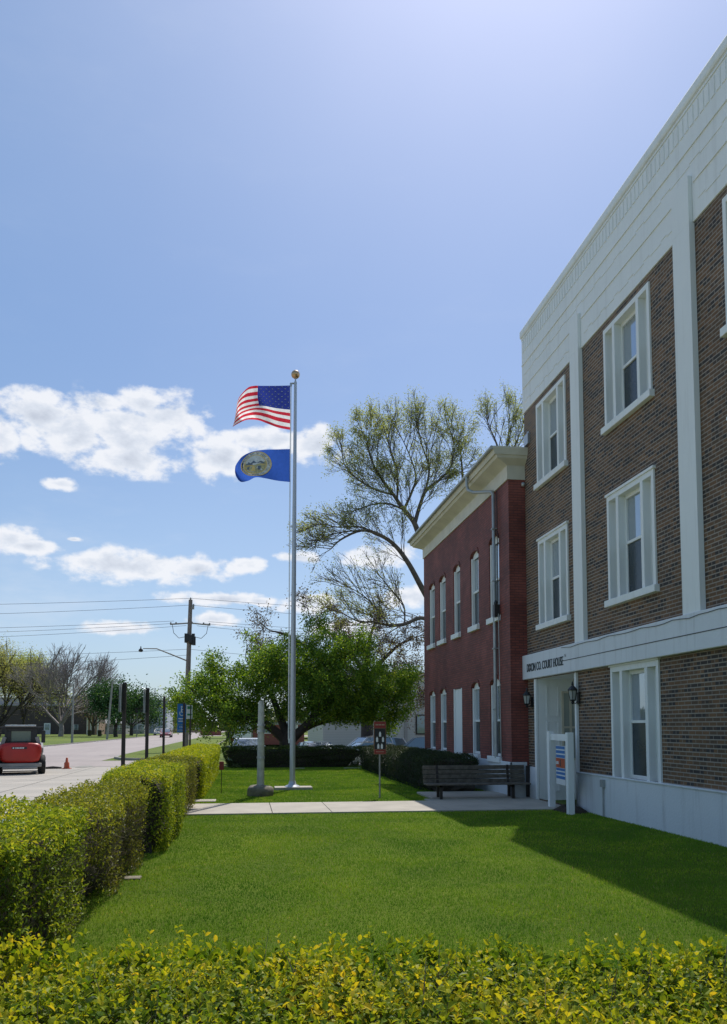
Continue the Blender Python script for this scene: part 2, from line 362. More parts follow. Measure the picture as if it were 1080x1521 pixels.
# grass blades
def blades(name, x0, x1, y0, y1, N, hmin, hmax, w, seed, dens=1.):
    r = np.random.default_rng(seed)
    u = r.random(N); y = y0*(y1/y0)**(u**dens) if dens else y0+(y1-y0)*u
    x = x0+(x1-x0)*r.random(N)
    h = hmin+(hmax-hmin)*r.random(N)*(.7+.3*np.sin(x*1.9+y*.7)*np.sin(y*2.3))
    a = r.random(N)*2*np.pi; ww = w*(1+y/12)
    lean = (r.random((N, 2))-.5)*.9*h[:, None]
    V = np.zeros((N, 3, 3)); V[:, 0, 0] = x-np.cos(a)*ww; V[:, 0, 1] = y-np.sin(a)*ww; V[:, 1, 0] = x+np.cos(a)*ww; V[:, 1, 1] = y+np.sin(a)*ww
    V[:, 2, 0] = x+lean[:, 0]; V[:, 2, 1] = y+lean[:, 1]; V[:, 2, 2] = h; V[:, :2, 2] = 0
    keep = ~((x > 6.9) & (y > 18.6))
    V = V[keep]; var = np.repeat(np.clip(r.normal(.5, .22, len(V)), 0, 1), 3)
    o = npmesh(name, V, 3, M['blade'], var); return o
tag(blades('near_grass', -1.6, 7.0, 3.0, 16.465, 330000, .018, .045, .0028, 1), 'short mown green grass on the near lawn', 'grass', kind='stuff')
tag(blades('far_grass', -1.6, 6.6, 18.63, 35.5, 110000, .02, .05, .004, 2), 'short mown green grass on the lawn beyond the footpath', 'grass', kind='stuff')

# ------------------------------------------------------------------ foliage tools
def leaves(c, nrm, ln, wd, rng, fold=.25, spread=.8, six=False):
    """c (N,3) centres, nrm (N,3) preferred normals; returns (N,4,3) folded diamonds"""
    N = len(c); n = nrm+rng.normal(0, spread, (N, 3)); n /= np.linalg.norm(n, axis=1)[:, None]+1e-9
    t = rng.normal(0, 1, (N, 3)); t -= n*(t*n).sum(1)[:, None]; t /= np.linalg.norm(t, axis=1)[:, None]+1e-9
    s = np.cross(n, t); L = (ln*(.6+.7*rng.random(N)))[:, None]; W = (wd*(.7+.5*rng.random(N)))[:, None]
    V = np.empty((N, 4, 3)); V[:, 0] = c-t*L*.5; V[:, 2] = c+t*L*.5-n*L*.18
    V[:, 1] = c+s*W*.5+n*W*fold; V[:, 3] = c-s*W*.5+n*W*fold
    return V
def wob(p, k=1.3, seed=0.):
    return (np.sin(p[:, 0]*k*2.1+seed)*np.sin(p[:, 1]*k*1.7+seed*1.3)+np.sin(p[:, 0]*k*5.3+p[:, 2]*k*4.1+seed)*.5+np.sin(p[:, 1]*k*6.1+seed*.7+p[:, 2]*k*3)*.5)*.5
def hedge(name, x0, x1, y0, y1, h, N, ln, mt, seed, label, cat='hedge', bare=.1, wobb=.06, top=1., group=None, core=.13, twigs=500, sides='all', rnd_r=.18):
    r = np.random.default_rng(seed); root = empty(name, ((x0+x1)/2, (y0+y1)/2, 0), 0, label, cat, group)
    cx, cy = (x0+x1)/2, (y0+y1)/2; hx, hy = (x1-x0)/2, (y1-y0)/2
    A = np.array([4*hx*hy*top, 2*hx*h, 2*hx*h, 2*hy*h, 2*hy*h]); A /= A.sum(); k = r.choice(5, N, p=A)
    u = r.random(N)*2-1; v = r.random(N)*2-1; P = np.zeros((N, 3)); Nn = np.zeros((N, 3))
    for i, (fx, ax) in enumerate(((None, 2), (1, 1), (-1, 1), (1, 0), (-1, 0))):
        q = k == i
        if ax == 2: P[q] = np.c_[u[q]*hx, v[q]*hy, np.full(q.sum(), h)]; Nn[q] = (0, 0, 1)
        elif ax == 1: P[q] = np.c_[u[q]*hx, np.full(q.sum(), fx*hy), (v[q]+1)*h/2]; Nn[q] = (0, fx, .3)
        else: P[q] = np.c_[np.full(q.sum(), fx*hx), u[q]*hy, (v[q]+1)*h/2]; Nn[q] = (fx, 0, .3)
    # round the shoulders
    ex = np.clip((np.abs(P[:, 0])-(hx-rnd_r))/rnd_r, 0, 1); ey = np.clip((np.abs(P[:, 1])-(hy-rnd_r))/rnd_r, 0, 1); ez = np.clip((P[:, 2]-(h-rnd_r))/rnd_r, 0, 1)
    e = np.sqrt(ex**2+ey**2+ez**2); sh = np.where(e > 1, (e-1)/np.maximum(e, 1e-6), 0)*rnd_r
    d = np.c_[np.sign(P[:, 0])*ex, np.sign(P[:, 1])*ey, ez]; P -= d*sh[:, None]*.9
    w = wob(P+np.array([cx, cy, 0]), 1.6, seed)
    P += Nn*(w*wobb)[:, None]; dep = r.exponential(.03+.28*max(0, bare-.08), N); P -= Nn*dep[:, None]; P += r.normal(0, .02, (N, 3)); 
    P[:, 0:2] *= (1-.10*np.clip(1-P[:, 2]/h, 0, 1)[:, None]**2)
    P[:, 2] = np.maximum(P[:, 2], .03)
    w2 = wob(P+np.array([cx, cy, 5.]), .9, seed+3)
    keep = r.random(N) > bare*(1+1.2*w2)*(1+1.5*(P[:, 2] < .45*h)); P = P[keep]; Nn = Nn[keep]; w2 = w2[keep]
    n = len(P); V = leaves(P, Nn, np.full(n, ln), np.full(n, ln*.55), r, spread=.75)
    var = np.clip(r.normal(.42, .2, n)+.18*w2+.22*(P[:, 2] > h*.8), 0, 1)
    npmesh('foliage', V, 4, mt, np.repeat(var, 4), root)
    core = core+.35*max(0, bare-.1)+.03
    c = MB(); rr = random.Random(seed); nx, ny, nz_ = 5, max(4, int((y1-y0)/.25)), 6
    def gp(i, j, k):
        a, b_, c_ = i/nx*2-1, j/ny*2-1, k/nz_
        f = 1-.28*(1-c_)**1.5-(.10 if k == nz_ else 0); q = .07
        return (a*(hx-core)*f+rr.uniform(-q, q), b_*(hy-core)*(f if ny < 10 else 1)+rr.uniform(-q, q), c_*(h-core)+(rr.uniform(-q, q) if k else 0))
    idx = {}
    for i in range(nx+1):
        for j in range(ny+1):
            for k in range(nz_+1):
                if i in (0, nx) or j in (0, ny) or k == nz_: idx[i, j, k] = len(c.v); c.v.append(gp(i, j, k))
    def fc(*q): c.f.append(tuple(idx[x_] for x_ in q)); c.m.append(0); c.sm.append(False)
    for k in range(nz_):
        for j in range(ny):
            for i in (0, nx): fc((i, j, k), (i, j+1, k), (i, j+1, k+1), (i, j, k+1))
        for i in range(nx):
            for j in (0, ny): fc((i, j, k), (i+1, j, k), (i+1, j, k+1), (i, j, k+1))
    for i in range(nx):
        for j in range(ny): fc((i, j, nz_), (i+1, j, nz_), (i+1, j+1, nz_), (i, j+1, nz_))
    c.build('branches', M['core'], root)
    if twigs:
        T = np.zeros((twigs, 3, 3)); q = r.choice(n, twigs); a = P[q]*np.array([.94, .97, .8])-np.array([0, 0, .05]); dd = Nn[q]*.5+np.array([0, 0, .8])+r.normal(0, .45, (twigs, 3)); dd /= np.linalg.norm(dd, axis=1)[:, None]
        bb = a+dd*(.07+.13*r.random(twigs))[:, None]; s = r.normal(0, 1, (twigs, 3)); s = np.cross(s, dd); s *= .0022/(np.linalg.norm(s, axis=1)[:, None]+1e-9)
        T[:, 0] = a-s; T[:, 1] = a+s; T[:, 2] = bb; npmesh('twigs', T, 3, M['twig'], None, root)['kind'] = 'stuff'
    return root
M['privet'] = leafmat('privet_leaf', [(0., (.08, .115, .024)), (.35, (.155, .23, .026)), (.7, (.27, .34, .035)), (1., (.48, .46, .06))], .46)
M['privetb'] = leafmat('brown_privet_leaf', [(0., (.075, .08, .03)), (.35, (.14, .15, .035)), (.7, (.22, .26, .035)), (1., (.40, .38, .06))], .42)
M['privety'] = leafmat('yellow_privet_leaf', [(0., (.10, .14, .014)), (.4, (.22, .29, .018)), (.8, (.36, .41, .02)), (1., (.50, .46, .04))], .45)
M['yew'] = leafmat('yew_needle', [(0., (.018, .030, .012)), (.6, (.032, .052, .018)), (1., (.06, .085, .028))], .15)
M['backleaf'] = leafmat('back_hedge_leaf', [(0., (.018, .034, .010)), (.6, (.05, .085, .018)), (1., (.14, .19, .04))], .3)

G_H = 'clipped hedge bushes in the row beside the street'
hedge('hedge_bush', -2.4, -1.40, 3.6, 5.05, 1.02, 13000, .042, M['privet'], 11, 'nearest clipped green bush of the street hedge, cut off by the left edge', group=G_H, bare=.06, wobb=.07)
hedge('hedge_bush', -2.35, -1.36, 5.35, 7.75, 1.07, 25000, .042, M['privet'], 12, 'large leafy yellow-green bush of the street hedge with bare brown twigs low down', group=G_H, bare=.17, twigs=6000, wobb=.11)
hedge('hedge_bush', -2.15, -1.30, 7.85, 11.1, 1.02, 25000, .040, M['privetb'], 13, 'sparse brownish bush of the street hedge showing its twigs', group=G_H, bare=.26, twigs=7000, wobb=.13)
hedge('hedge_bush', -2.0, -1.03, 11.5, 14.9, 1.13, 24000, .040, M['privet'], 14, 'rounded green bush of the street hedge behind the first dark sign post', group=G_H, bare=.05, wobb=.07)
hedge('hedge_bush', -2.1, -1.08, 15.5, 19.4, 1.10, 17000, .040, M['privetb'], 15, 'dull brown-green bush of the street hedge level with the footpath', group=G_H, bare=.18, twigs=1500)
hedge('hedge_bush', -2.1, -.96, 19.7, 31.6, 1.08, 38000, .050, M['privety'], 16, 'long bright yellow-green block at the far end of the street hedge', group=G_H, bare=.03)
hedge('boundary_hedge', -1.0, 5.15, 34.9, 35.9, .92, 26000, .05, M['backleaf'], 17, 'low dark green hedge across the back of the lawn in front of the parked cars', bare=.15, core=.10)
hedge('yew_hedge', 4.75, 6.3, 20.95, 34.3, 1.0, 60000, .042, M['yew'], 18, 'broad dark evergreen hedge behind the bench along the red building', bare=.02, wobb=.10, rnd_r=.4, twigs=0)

# near hedge: real shoots with paired leaves
def near_hedge():
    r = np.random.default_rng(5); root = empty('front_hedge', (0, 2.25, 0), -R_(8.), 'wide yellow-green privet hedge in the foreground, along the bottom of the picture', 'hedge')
    Xa, Xb, Ya, Yb, H = -3.2, 4.2, 1.45, 2.86, .97
    N = 15500; x = Xa+(Xb-Xa)*r.random(N); y = Ya+(Yb-Ya)*r.random(N); z = np.full(N, H-.028)
    w = np.sin(x*2.3+1)*np.sin(y*3.1+x)*.5+np.sin(x*6.1+y*4)*.3+np.sin(x*13+y*9)*.35*np.sin(y*15-x*4)
    z += w*.045+r.normal(0, .018, N)-r.exponential(.03, N); edge = np.clip((y-(Yb-.18))/.18, 0, 1); z -= edge**2*.09
    tall = r.random(N) < .007; 
    # side shoots on far and near faces
    Ns = 7000; xs_ = Xa+(Xb-Xa)*r.random(Ns); zs = H*(r.random(Ns)**.6); sd = np.where(r.random(Ns) < .6, 1, -1); ys_ = np.where(sd > 0, Yb-.03, Ya+.03)+r.normal(0, .03, Ns)
    B = np.r_[np.c_[x, y, z-.05], np.c_[xs_, ys_, zs]]
    D = np.r_[np.c_[r.normal(0, .38, N), r.normal(0, .38, N), np.ones(N)], np.c_[r.normal(0, .3, Ns), sd*.8, .6+r.normal(0, .3, Ns)]]
    D /= np.linalg.norm(D, axis=1)[:, None]; Ln = .06+.07*r.random(N+Ns); Ln[:N][tall] += .08
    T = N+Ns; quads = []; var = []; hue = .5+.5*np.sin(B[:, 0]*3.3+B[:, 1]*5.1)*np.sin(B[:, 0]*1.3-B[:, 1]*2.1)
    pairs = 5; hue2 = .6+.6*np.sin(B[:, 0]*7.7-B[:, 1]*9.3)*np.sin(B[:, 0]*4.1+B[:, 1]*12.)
    for k in range(pairs):
        f = (k+.6)/pairs; a0 = r.random(T)*np.pi+k*1.57
        o1 = np.cross(D, np.array([0.31, .2, .93])); o1 /= np.linalg.norm(o1, axis=1)[:, None]; o2 = np.cross(D, o1)
        for sgn in (1, -1):
            out = (o1*np.cos(a0)[:, None]+o2*np.sin(a0)[:, None])*sgn
            c = B+D*(Ln*f)[:, None]; dirn = out*(1-.35*f)+D*(.25+.65*f)+r.normal(0, .28, (T, 3)); dirn /= np.linalg.norm(dirn, axis=1)[:, None]
            side = np.cross(dirn, D); side /= np.linalg.norm(side, axis=1)[:, None]+1e-9; nn = np.cross(side, dirn)
            L = (.034*(1-.40*f)*(.45+.95*r.random(T)**1.3))[:, None]; W = L*(.25+.08*r.random(T))[:, None]
            p0 = c; p1 = c+dirn*L*.35; p2 = c+dirn*L*.72-nn*L*.05; p3 = c+dirn*L-nn*L*.16
            up = nn*W*.45
            V = np.stack([p0, p1+side*W+up, p2+side*W*.8+up, p3, p2-side*W*.8+up, p1-side*W+up, p1, p2], 1)
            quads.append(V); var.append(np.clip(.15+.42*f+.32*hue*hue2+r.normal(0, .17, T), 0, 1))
    V = np.concatenate(quads); va = np.concatenate(var)
    n = len(V); base = (np.arange(n)*8)[:, None, None]
    F = np.array([[0, 6, 1, 1], [6, 7, 2, 1], [7, 3, 2, 2], [0, 5, 6, 6], [6, 5, 4, 7], [7, 4, 3, 3]])
    quadF = base+np.array([[6, 7, 2, 1], [6, 5, 4, 7]])[None]; tri = base[:, :, :]+np.array([[0, 6, 1], [7, 3, 2], [0, 5, 6], [7, 4, 3]])[None]
    # keep quads only plus tris as a second mesh part joined by triangulating everything
    T1 = base+np.array([[0, 6, 1], [6, 7, 2], [6, 2, 1], [7, 3, 2], [0, 5, 6], [6, 5, 4], [6, 4, 7], [7, 4, 3]])[None]
    vs = V.reshape(-1, 3)-np.array([0, 2.25, 0])
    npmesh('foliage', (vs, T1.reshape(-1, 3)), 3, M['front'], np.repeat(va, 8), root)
    St = np.zeros((T, 3, 3)); s = np.cross(D, np.array([0.3, .9, .2])); s *= .0018
    B0 = B-np.array([0, 2.25, 0]); St[:, 0] = B0-D*.10-s; St[:, 1] = B0-D*.10+s; St[:, 2] = B0+D*Ln[:, None]
    # dry dead twigs poking out here and there
    K = 2200; q = r.choice(N, K); pp = B0[q]; dd = D[q]+r.normal(0, .5, (K, 3)); Q = np.zeros((K, 3, 3)); s2 = r.normal(0, .0014, (K, 3)); Q[:, 0] = pp-s2; Q[:, 1] = pp+s2; Q[:, 2] = pp+dd*.11
    npmesh('twigs', np.concatenate([St, Q]), 3, M['twig'], None, root)['kind'] = 'stuff'
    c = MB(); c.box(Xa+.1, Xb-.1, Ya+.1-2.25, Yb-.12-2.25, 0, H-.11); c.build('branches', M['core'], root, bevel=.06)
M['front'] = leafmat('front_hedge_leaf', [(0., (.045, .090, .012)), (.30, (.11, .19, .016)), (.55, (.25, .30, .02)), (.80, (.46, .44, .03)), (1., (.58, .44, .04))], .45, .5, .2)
near_hedge()

# ------------------------------------------------------------------ trees
class Tree:
    def __init__(s, seed): s.r = random.Random(seed); s.seg = []; s.big = []; s.tips = []; s.seed = seed
    def limb(s, pts, r0, r1, n=9):
        k = len(pts); P = []
        for i in range(k-1):
            for j in range(4):
                t = j/4; a = Vector(pts[max(i-1, 0)]); b = Vector(pts[i]); c = Vector(pts[i+1]); d = Vector(pts[min(i+2, k-1)])
                P.append(.5*((2*b)+(c-a)*t+(2*a-5*b+4*c-d)*t*t+(3*b-a-3*c+d)*t**3))
        P.append(Vector(pts[-1])); s.big.append((P, [r0+(r1-r0)*i/(len(P)-1) for i in range(len(P))], n)); return P
    def grow(s, p, d, L, r, lv, mx, ang=(25, 50), up=.08, ratio=(.6, .8), nch=(2, 4), jit=.18, rmin=.012, nseg=3):
        rr = s.r; p = Vector(p); d = Vector(d).normalized(); pts = [p.copy()]; dirs = []
        for i in range(nseg):
            d = (d+Vector((rr.gauss(0, jit), rr.gauss(0, jit), rr.gauss(0, jit)+up))).normalized()
            q = p+d*L/nseg; ra = max(rmin, r*(1-.4*i/nseg)); rb = max(rmin, r*(1-.4*(i+1)/nseg)); s.seg.append((p, q, ra, rb)); p = q; pts.append(p.copy()); dirs.append(d.copy())
        if lv >= mx: s.tips.append((p, d)); return
        n = rr.randint(*nch)
        for i in range(n):
            f = 1 if i == 0 else rr.uniform(.3, 1); k = min(nseg-1, int(f*nseg*.999)); b = pts[k].lerp(pts[k+1], f*nseg-k if f < 1 else 1); dd = dirs[k]
            ax = dd.orthogonal().normalized(); ax.rotate(Matrix.Rotation(rr.uniform(0, 6.283), 3, dd)); a = R_(rr.uniform(*ang))*(.5 if i == 0 else 1)
            nd = dd.copy(); nd.rotate(Matrix.Rotation(a, 3, ax))
            s.grow(b, nd, L*rr.uniform(*ratio), r*(.72 if i == 0 else .55), lv+1, mx, ang, up, ratio, nch, jit, rmin, nseg)
        if rr.random() < .5: s.tips.append((pts[-1], d))
    def sprout(s, P, L, r, mx, step=2, side=None, start=2, **k):
        for i in range(start, len(P), step):
            d = (P[min(i+1, len(P)-1)]-P[i-1]).normalized(); ax = d.orthogonal().normalized(); ax.rotate(Matrix.Rotation(s.r.uniform(0, 6.283), 3, d))
            nd = d.copy(); nd.rotate(Matrix.Rotation(R_(s.r.uniform(30, 60)), 3, ax))
            s.grow(P[i], nd, L*(1-.45*i/len(P))*s.r.uniform(.75, 1.15), r*(1-.4*i/len(P)), 1, mx, **k)
        s.grow(P[-1], (P[-1]-P[-2]), L*.7, r*.7, 1, mx, **k)
    def build(s, name, base, label, bark, leafmt=None, per=6, sr=.35, ls=.12, tipvar=(.5, .2), cat='tree', group=None, extra=None, trunkname='trunk'):
        root = empty(name, base, 0, label, cat, group); off = np.array(base)
        b = MB()
        for P, rad, n in s.big: b.tube([p-Vector(base) for p in P], rad, n)
        o = b.build(trunkname, bark, root, fix=False)
        if s.seg:
            A = np.array([[*a, *b_] for a, b_, _, _ in s.seg]); ra = np.array([[x, y] for _, _, x, y in s.seg]); p0 = A[:, :3]-off; p1 = A[:, 3:]-off
            d = p1-p0; d /= np.linalg.norm(d, axis=1)[:, None]+1e-9; u = np.cross(d, [.31, .25, .92]); u /= np.linalg.norm(u, axis=1)[:, None]+1e-9; w = np.cross(d, u); n = 4
            V = np.zeros((len(d), 2*n, 3))
            for j in range(n):
                a = 2*math.pi*j/n; off2 = u*math.cos(a)+w*math.sin(a); V[:, j] = p0+off2*ra[:, :1]; V[:, n+j] = p1+off2*ra[:, 1:]
            F = np.array([[j, (j+1) % n, n+(j+1) % n, n+j] for j in range(n)])[None]+(np.arange(len(d))*2*n)[:, None, None]
            npmesh('branches', (V.reshape(-1, 3), F.reshape(-1, 4)), 4, bark, None, root, smooth=True)
        if leafmt:
            r = np.random.default_rng(s.seed); T = np.array([[*p] for p, d in s.tips])-off
            if extra is not None: T = np.concatenate([T, np.array(extra)-off])
            C = np.repeat(T, per, 0)+r.normal(0, sr, (len(T)*per, 3)); n = len(C)
            nv = np.tile([0, 0, 1.], (n, 1)); clump = np.repeat(r.normal(0, .14, len(T)), per)
            V = leaves(C, nv, np.full(n, ls), np.full(n, ls*.62), r, spread=.9)
            npmesh('crown', V, 4, leafmt, np.repeat(np.clip(r.normal(tipvar[0], tipvar[1], n)+clump, 0, 1), 4), root)
        return root

M['spring'] = leafmat('spring_leaf', [(0., (.17, .21, .09)), (.5, (.28, .33, .14)), (1., (.42, .46, .22))], .5)
M['maple'] = leafmat('bright_leaf', [(0., (.055, .115, .024)), (.4, (.105, .205, .036)), (.75, (.22, .34, .045)), (1., (.40, .46, .06))], .5)
M['purple'] = leafmat('purple_brown_leaf', [(0., (.07, .05, .055)), (.6, (.13, .10, .09)), (1., (.20, .20, .09))], .3)
M['deep'] = leafmat('deep_green_leaf', [(0., (.02, .06, .025)), (.6, (.04, .11, .04)), (1., (.09, .17, .055))], .3)
M['yellowgreen'] = leafmat('yellow_green_leaf', [(0., (.18, .23, .05)), (.6, (.28, .34, .07)), (1., (.40, .44, .11))], .5)
M['pale'] = leafmat('pale_budding_leaf', [(0., (.24, .26, .14)), (.6, (.34, .37, .18)), (1., (.46, .48, .25))], .5)

# the spreading tree with the low fork
def central_tree():
    Y = 37.6; T = Tree(3); base = at(432, 1141, Y); base.z = 0
    q = lambda x, y, dy=0: at(x, y, Y+dy)
    T.limb([base, q(430, 1115), q(424, 1098), q(428, 1085)], .42, .27, 12)
    l1 = T.limb([q(426, 1102), q(404, 1082, -.3), q(380, 1068, -.6), q(345, 1062, -.8), q(315, 1052, -1)], .24, .08)
    l2 = T.limb([q(428, 1098), q(415, 1062, .3), q(402, 1030, .6), q(385, 1005, .8)], .22, .07)
    l3 = T.limb([q(432, 1100), q(446, 1086, -.3), q(462, 1070, -.6), q(490, 1040, -1), q(510, 1005, -1)], .25, .07)
    l4 = T.limb([q(440, 1090), q(470, 1075, .8), q(510, 1066, 1.3), q(560, 1050, 1.6)], .17, .05)
    l5 = T.limb([q(430, 1088), q(440, 1040, 1), q(450, 1000, 1.4), q(455, 970, 1.5)], .2, .06)
    for l in (l1, l2, l3, l4, l5): T.sprout(l, 1.4, .05, 3, step=2, start=5, rmin=.010)
    r = np.random.default_rng(9); ex = []
    blobs = [(300, 1035, 44, 30), (272, 1055, 24, 28), (318, 985, 17, 20), (312, 1012, 26, 26), (350, 1030, 40, 32), (395, 1000, 38, 36), (440, 985, 46, 30), (490, 965, 44, 26), (520, 1000, 54, 40), (560, 1018, 46, 34), (590, 1015, 32, 28),
             (470, 1030, 58, 44), (520, 1045, 48, 32), (430, 1030, 46, 40), (370, 1060, 34, 24), (330, 1065, 30, 22), (480, 1056, 38, 18), (560, 1055, 34, 22), (540, 955, 20, 18), (296, 1070, 22, 14), (530, 1060, 36, 14), (262, 1034, 14, 14), (610, 1000, 16, 14), (600, 1045, 18, 30), (575, 1078, 16, 14), (405, 968, 16, 12), (470, 945, 16, 10), (350, 1003, 16, 12)]
    for (x, y, rx, ry) in blobs:
        k = int(rx*ry/21)
        for i in range(k):
            v = r.normal(0, 1, 3); v /= np.linalg.norm(v); v *= (.35+.65*r.random()**.6)
            P = at(x+v[0]*rx, y+v[1]*ry, Y+v[2]*1.9*rx/40); ex.append(tuple(P))
    T.build('crabapple_tree', tuple(base), 'broad low spreading green tree with forked dark trunk behind the flagpole', M['barkd'], M['maple'], per=60, sr=.165, ls=.115, tipvar=(.46, .22), extra=ex)
central_tree()

# purple-brown leafed tree behind it
def purple_tree():
    Y = 50; T = Tree(21); base = at(545, 1108, Y); base.z = -.54; q = lambda x, y, dy=0: at(x, y, Y+dy)
    t0 = T.limb([base, q(545, 1060), q(540, 1020)], .45, .3, 10)
    ends = [[(535, 990), (500, 950), (470, 925)], [(530, 1000), (470, 970), (430, 945), (408, 938)], [(545, 980), (550, 945), (560, 920)], [(560, 990), (590, 960), (610, 950)], [(560, 1005), (600, 1000), (625, 1010)], [(520, 1010), (450, 1000), (412, 985), (396, 980)]]
    for i, e in enumerate(ends):
        l = T.limb([q(540, 1022)]+[q(x, y, (i-2.5)*.7*(k+1)/2) for k, (x, y) in enumerate(e)], .2, .05)
        T.sprout(l, 1.45, .05, 5, step=2, start=3, rmin=.011, up=-.01, ratio=(.55, .75))
    r = np.random.default_rng(4); ex = []
    for (x, y, rx, ry, n) in ((600, 1025, 26, 40, 110), (590, 985, 32, 26, 60), (615, 1050, 14, 26, 60)):
        for i in range(n):
            v = r.normal(0, .55, 3); ex.append(tuple(at(x+v[0]*rx, y+v[1]*ry, Y-3+v[2]*1.5)))
    T.build('purple_leaf_tree', tuple(base), 'purplish brown sparse-leaved tree rising behind the green tree', M['barkd'], M['purple'], per=3, sr=.2, ls=.13, extra=ex)
purple_tree()

# tall half-bare tree behind the red building
def tall_tree():
    Y = 46; T = Tree(33); base = at(668, 1105, Y); base.z = -.5; q = lambda x, y, dy=0: at(x, y, Y+dy)
    T.limb([base, q(668, 1020), q(662, 960), q(655, 920)], .5, .36, 12)
    L_ = []
    def L(pts, dy, r0, r1, ln, start=4, mx=5): 
        l = T.limb([q(x, y, dy*(i/(len(pts)-1))**.8+(pts[0][2] if len(pts[0]) > 2 else 0)) for i, (x, y, *_) in enumerate(pts)], r0, r1); L_.append((l, ln, start, mx)); return l
    L([(656, 925), (627.7, 875), (607.6, 838), (587.5, 811), (564, 794.5), (537, 788), (507, 801), (492, 815)], -2.2, .19, .03, 1.5, 8)
    L([(564, 794.5, -1.2), (535, 783), (500, 783), (478, 778), (462, 783)], -1., .06, .015, .85, 2, 4)
    L([(537, 788, -1.6), (510, 790), (484, 797), (472, 803)], -.8, .05, .015, .75, 2, 4)
    L([(655, 925), (645, 850), (622.7, 794.5), (614, 774), (597.6, 754), (584, 734), (564, 707), (550.6, 680), (544, 650)], -.4, .22, .025, 1.6, 10)
    L([(600, 757, -.2), (574, 747.6), (547, 751), (526, 759)], -1.2, .07, .018, 1.0, 2, 4)
    L([(585, 735, -.2), (557, 727), (530.5, 711), (512, 690.6), (508, 668)], -.8, .07, .018, 1.05, 2, 4)
    L([(616, 778, -.2), (624, 750), (634, 727), (654.5, 711), (671, 690.6), (674.7, 655)], 1.0, .13, .02, 1.8, 3)
    L([(630, 735, 0), (637.8, 697), (627.7, 664), (621, 636)], .8, .08, .018, 1.7, 2, 4)
    L([(600, 757, -.2), (612, 730), (617.7, 707), (607.6, 674), (594, 645)], 1.2, .09, .018, 1.8, 2, 4)
    L([(590, 742, -.2), (590, 700), (580, 670), (572, 640)], .9, .07, .018, 1.6, 2, 4)
    L([(660, 925), (690, 850), (705, 780), (690, 730), (686, 690), (683, 660)], 1.2, .2, .02, 1.5, 16, 4)
    L([(664, 925), (712, 850), (738, 760), (745, 700), (738, 660), (725, 632)], .4, .2, .02, 1.5, 12, 4)
    L([(745, 700, .4), (754, 655), (757, 622)], .3, .07, .015, 1.3, 1, 4)
    L([(745, 700, .4), (766, 660), (778, 628)], .6, .07, .015, 1.3, 1, 4)
    L([(662, 955), (631, 918.6), (601, 927), (577.5, 928.6), (554, 923.6), (534, 923.6), (510, 912)], -2.4, .14, .025, 1.6, 4, 4)
    L([(577, 928, -1.6), (560, 905), (540, 885), (515, 870)], -1., .06, .015, 1.5, 2, 4)
    L([(601, 927, -1.), (600, 900), (585, 880), (570, 862)], -.6, .05, .015, 1.4, 2, 4)
    L([(666, 1010), (640, 1000), (612, 1010), (590, 1008)], -3.5, .12, .03, 1.0, 4, 3)
    for l, ln, st_, mx_ in L_:
        for i in range(st_, len(l)):
            d = (l[min(i+1, len(l)-1)]-l[i-1]).normalized(); v = (l[-1]-l[0]).normalized()
            ax = d.orthogonal().normalized(); ax.rotate(Matrix.Rotation(T.r.uniform(0, 6.283), 3, d)); nd = d.copy(); nd.rotate(Matrix.Rotation(R_(T.r.uniform(22, 48)), 3, ax)); nd = (nd+v*.3+Vector((0, 0, .12))).normalized()
            T.grow(l[i], nd, ln*(1-.4*i/len(l))*T.r.uniform(.7, 1.1), .028, 5-mx_+1, 5, ang=(14, 34), up=.03, ratio=(.58, .78), nch=(2, 3), jit=.085, rmin=.0085)
        T.grow(l[-1], l[-1]-l[-2], ln*.42, .025, 5-mx_+1, 5, ang=(14, 34), up=.03, nch=(2, 3), jit=.085, rmin=.0085)
    T.tips = [t for t in T.tips if T.r.random() < (.26+.70*min(1, max(0, (t[0].z-12.3)/4.5)) if t[0].z > 9.5 else .8)]
    T.build('tall_budding_tree', tuple(base), 'very tall half-bare tree with thin pale leaves behind the red building', M['bark'], M['spring'], per=7, sr=.18, ls=.095, tipvar=(.5, .25))
tall_tree()

def wild_tree(name, px, pyb, Y, h, label, bark, lm, seed, n0=5, mx=5, spread=(18, 45), trunk=.25, per=5, sr=.8, ls=.5, rmin=.04, r0=.4, z0=0, group=None, up=.06, ratio=(.62, .8), nch=(2, 3), drop=1., jitn=.14):
    T = Tree(seed); base = gr(px, pyb) if Y is None else at(px, pyb, Y); base.z = z0
    top = base+Vector((0, 0, h*trunk)); T.limb([base, base.lerp(top, .5)+Vector((T.r.gauss(0, .1), 0, 0)), top], r0, r0*.75, 9)
    for i in range(n0):
        a = 6.283*i/n0+T.r.uniform(-.4, .4); e = R_(T.r.uniform(*spread)); d = Vector((math.cos(a)*math.sin(e), math.sin(a)*math.sin(e), math.cos(e)))
        T.grow(top-Vector((0, 0, h*.04*T.r.random())), d, h*.27, r0*.5, 1, mx, up=up, ratio=ratio, nch=nch, rmin=rmin, ang=(18, 42), jit=jitn)
    if drop < 1: T.tips = [t for t in T.tips if T.r.random() < drop]
    return T.build(name, tuple(base), label, bark, lm, per=per, sr=sr, ls=ls, group=group)
GT = 'trees across the street'
wild_tree('budding_tree', -2, 1094, 160, 21.5, 'tall pale green budding tree with several trunks cut off by the left edge', M['barkd'], M['pale'], 41, n0=8, mx=6, trunk=.1, per=7, sr=.7, ls=.26, rmin=.026, r0=.5, nch=(2, 4), group=GT, spread=(8, 40))
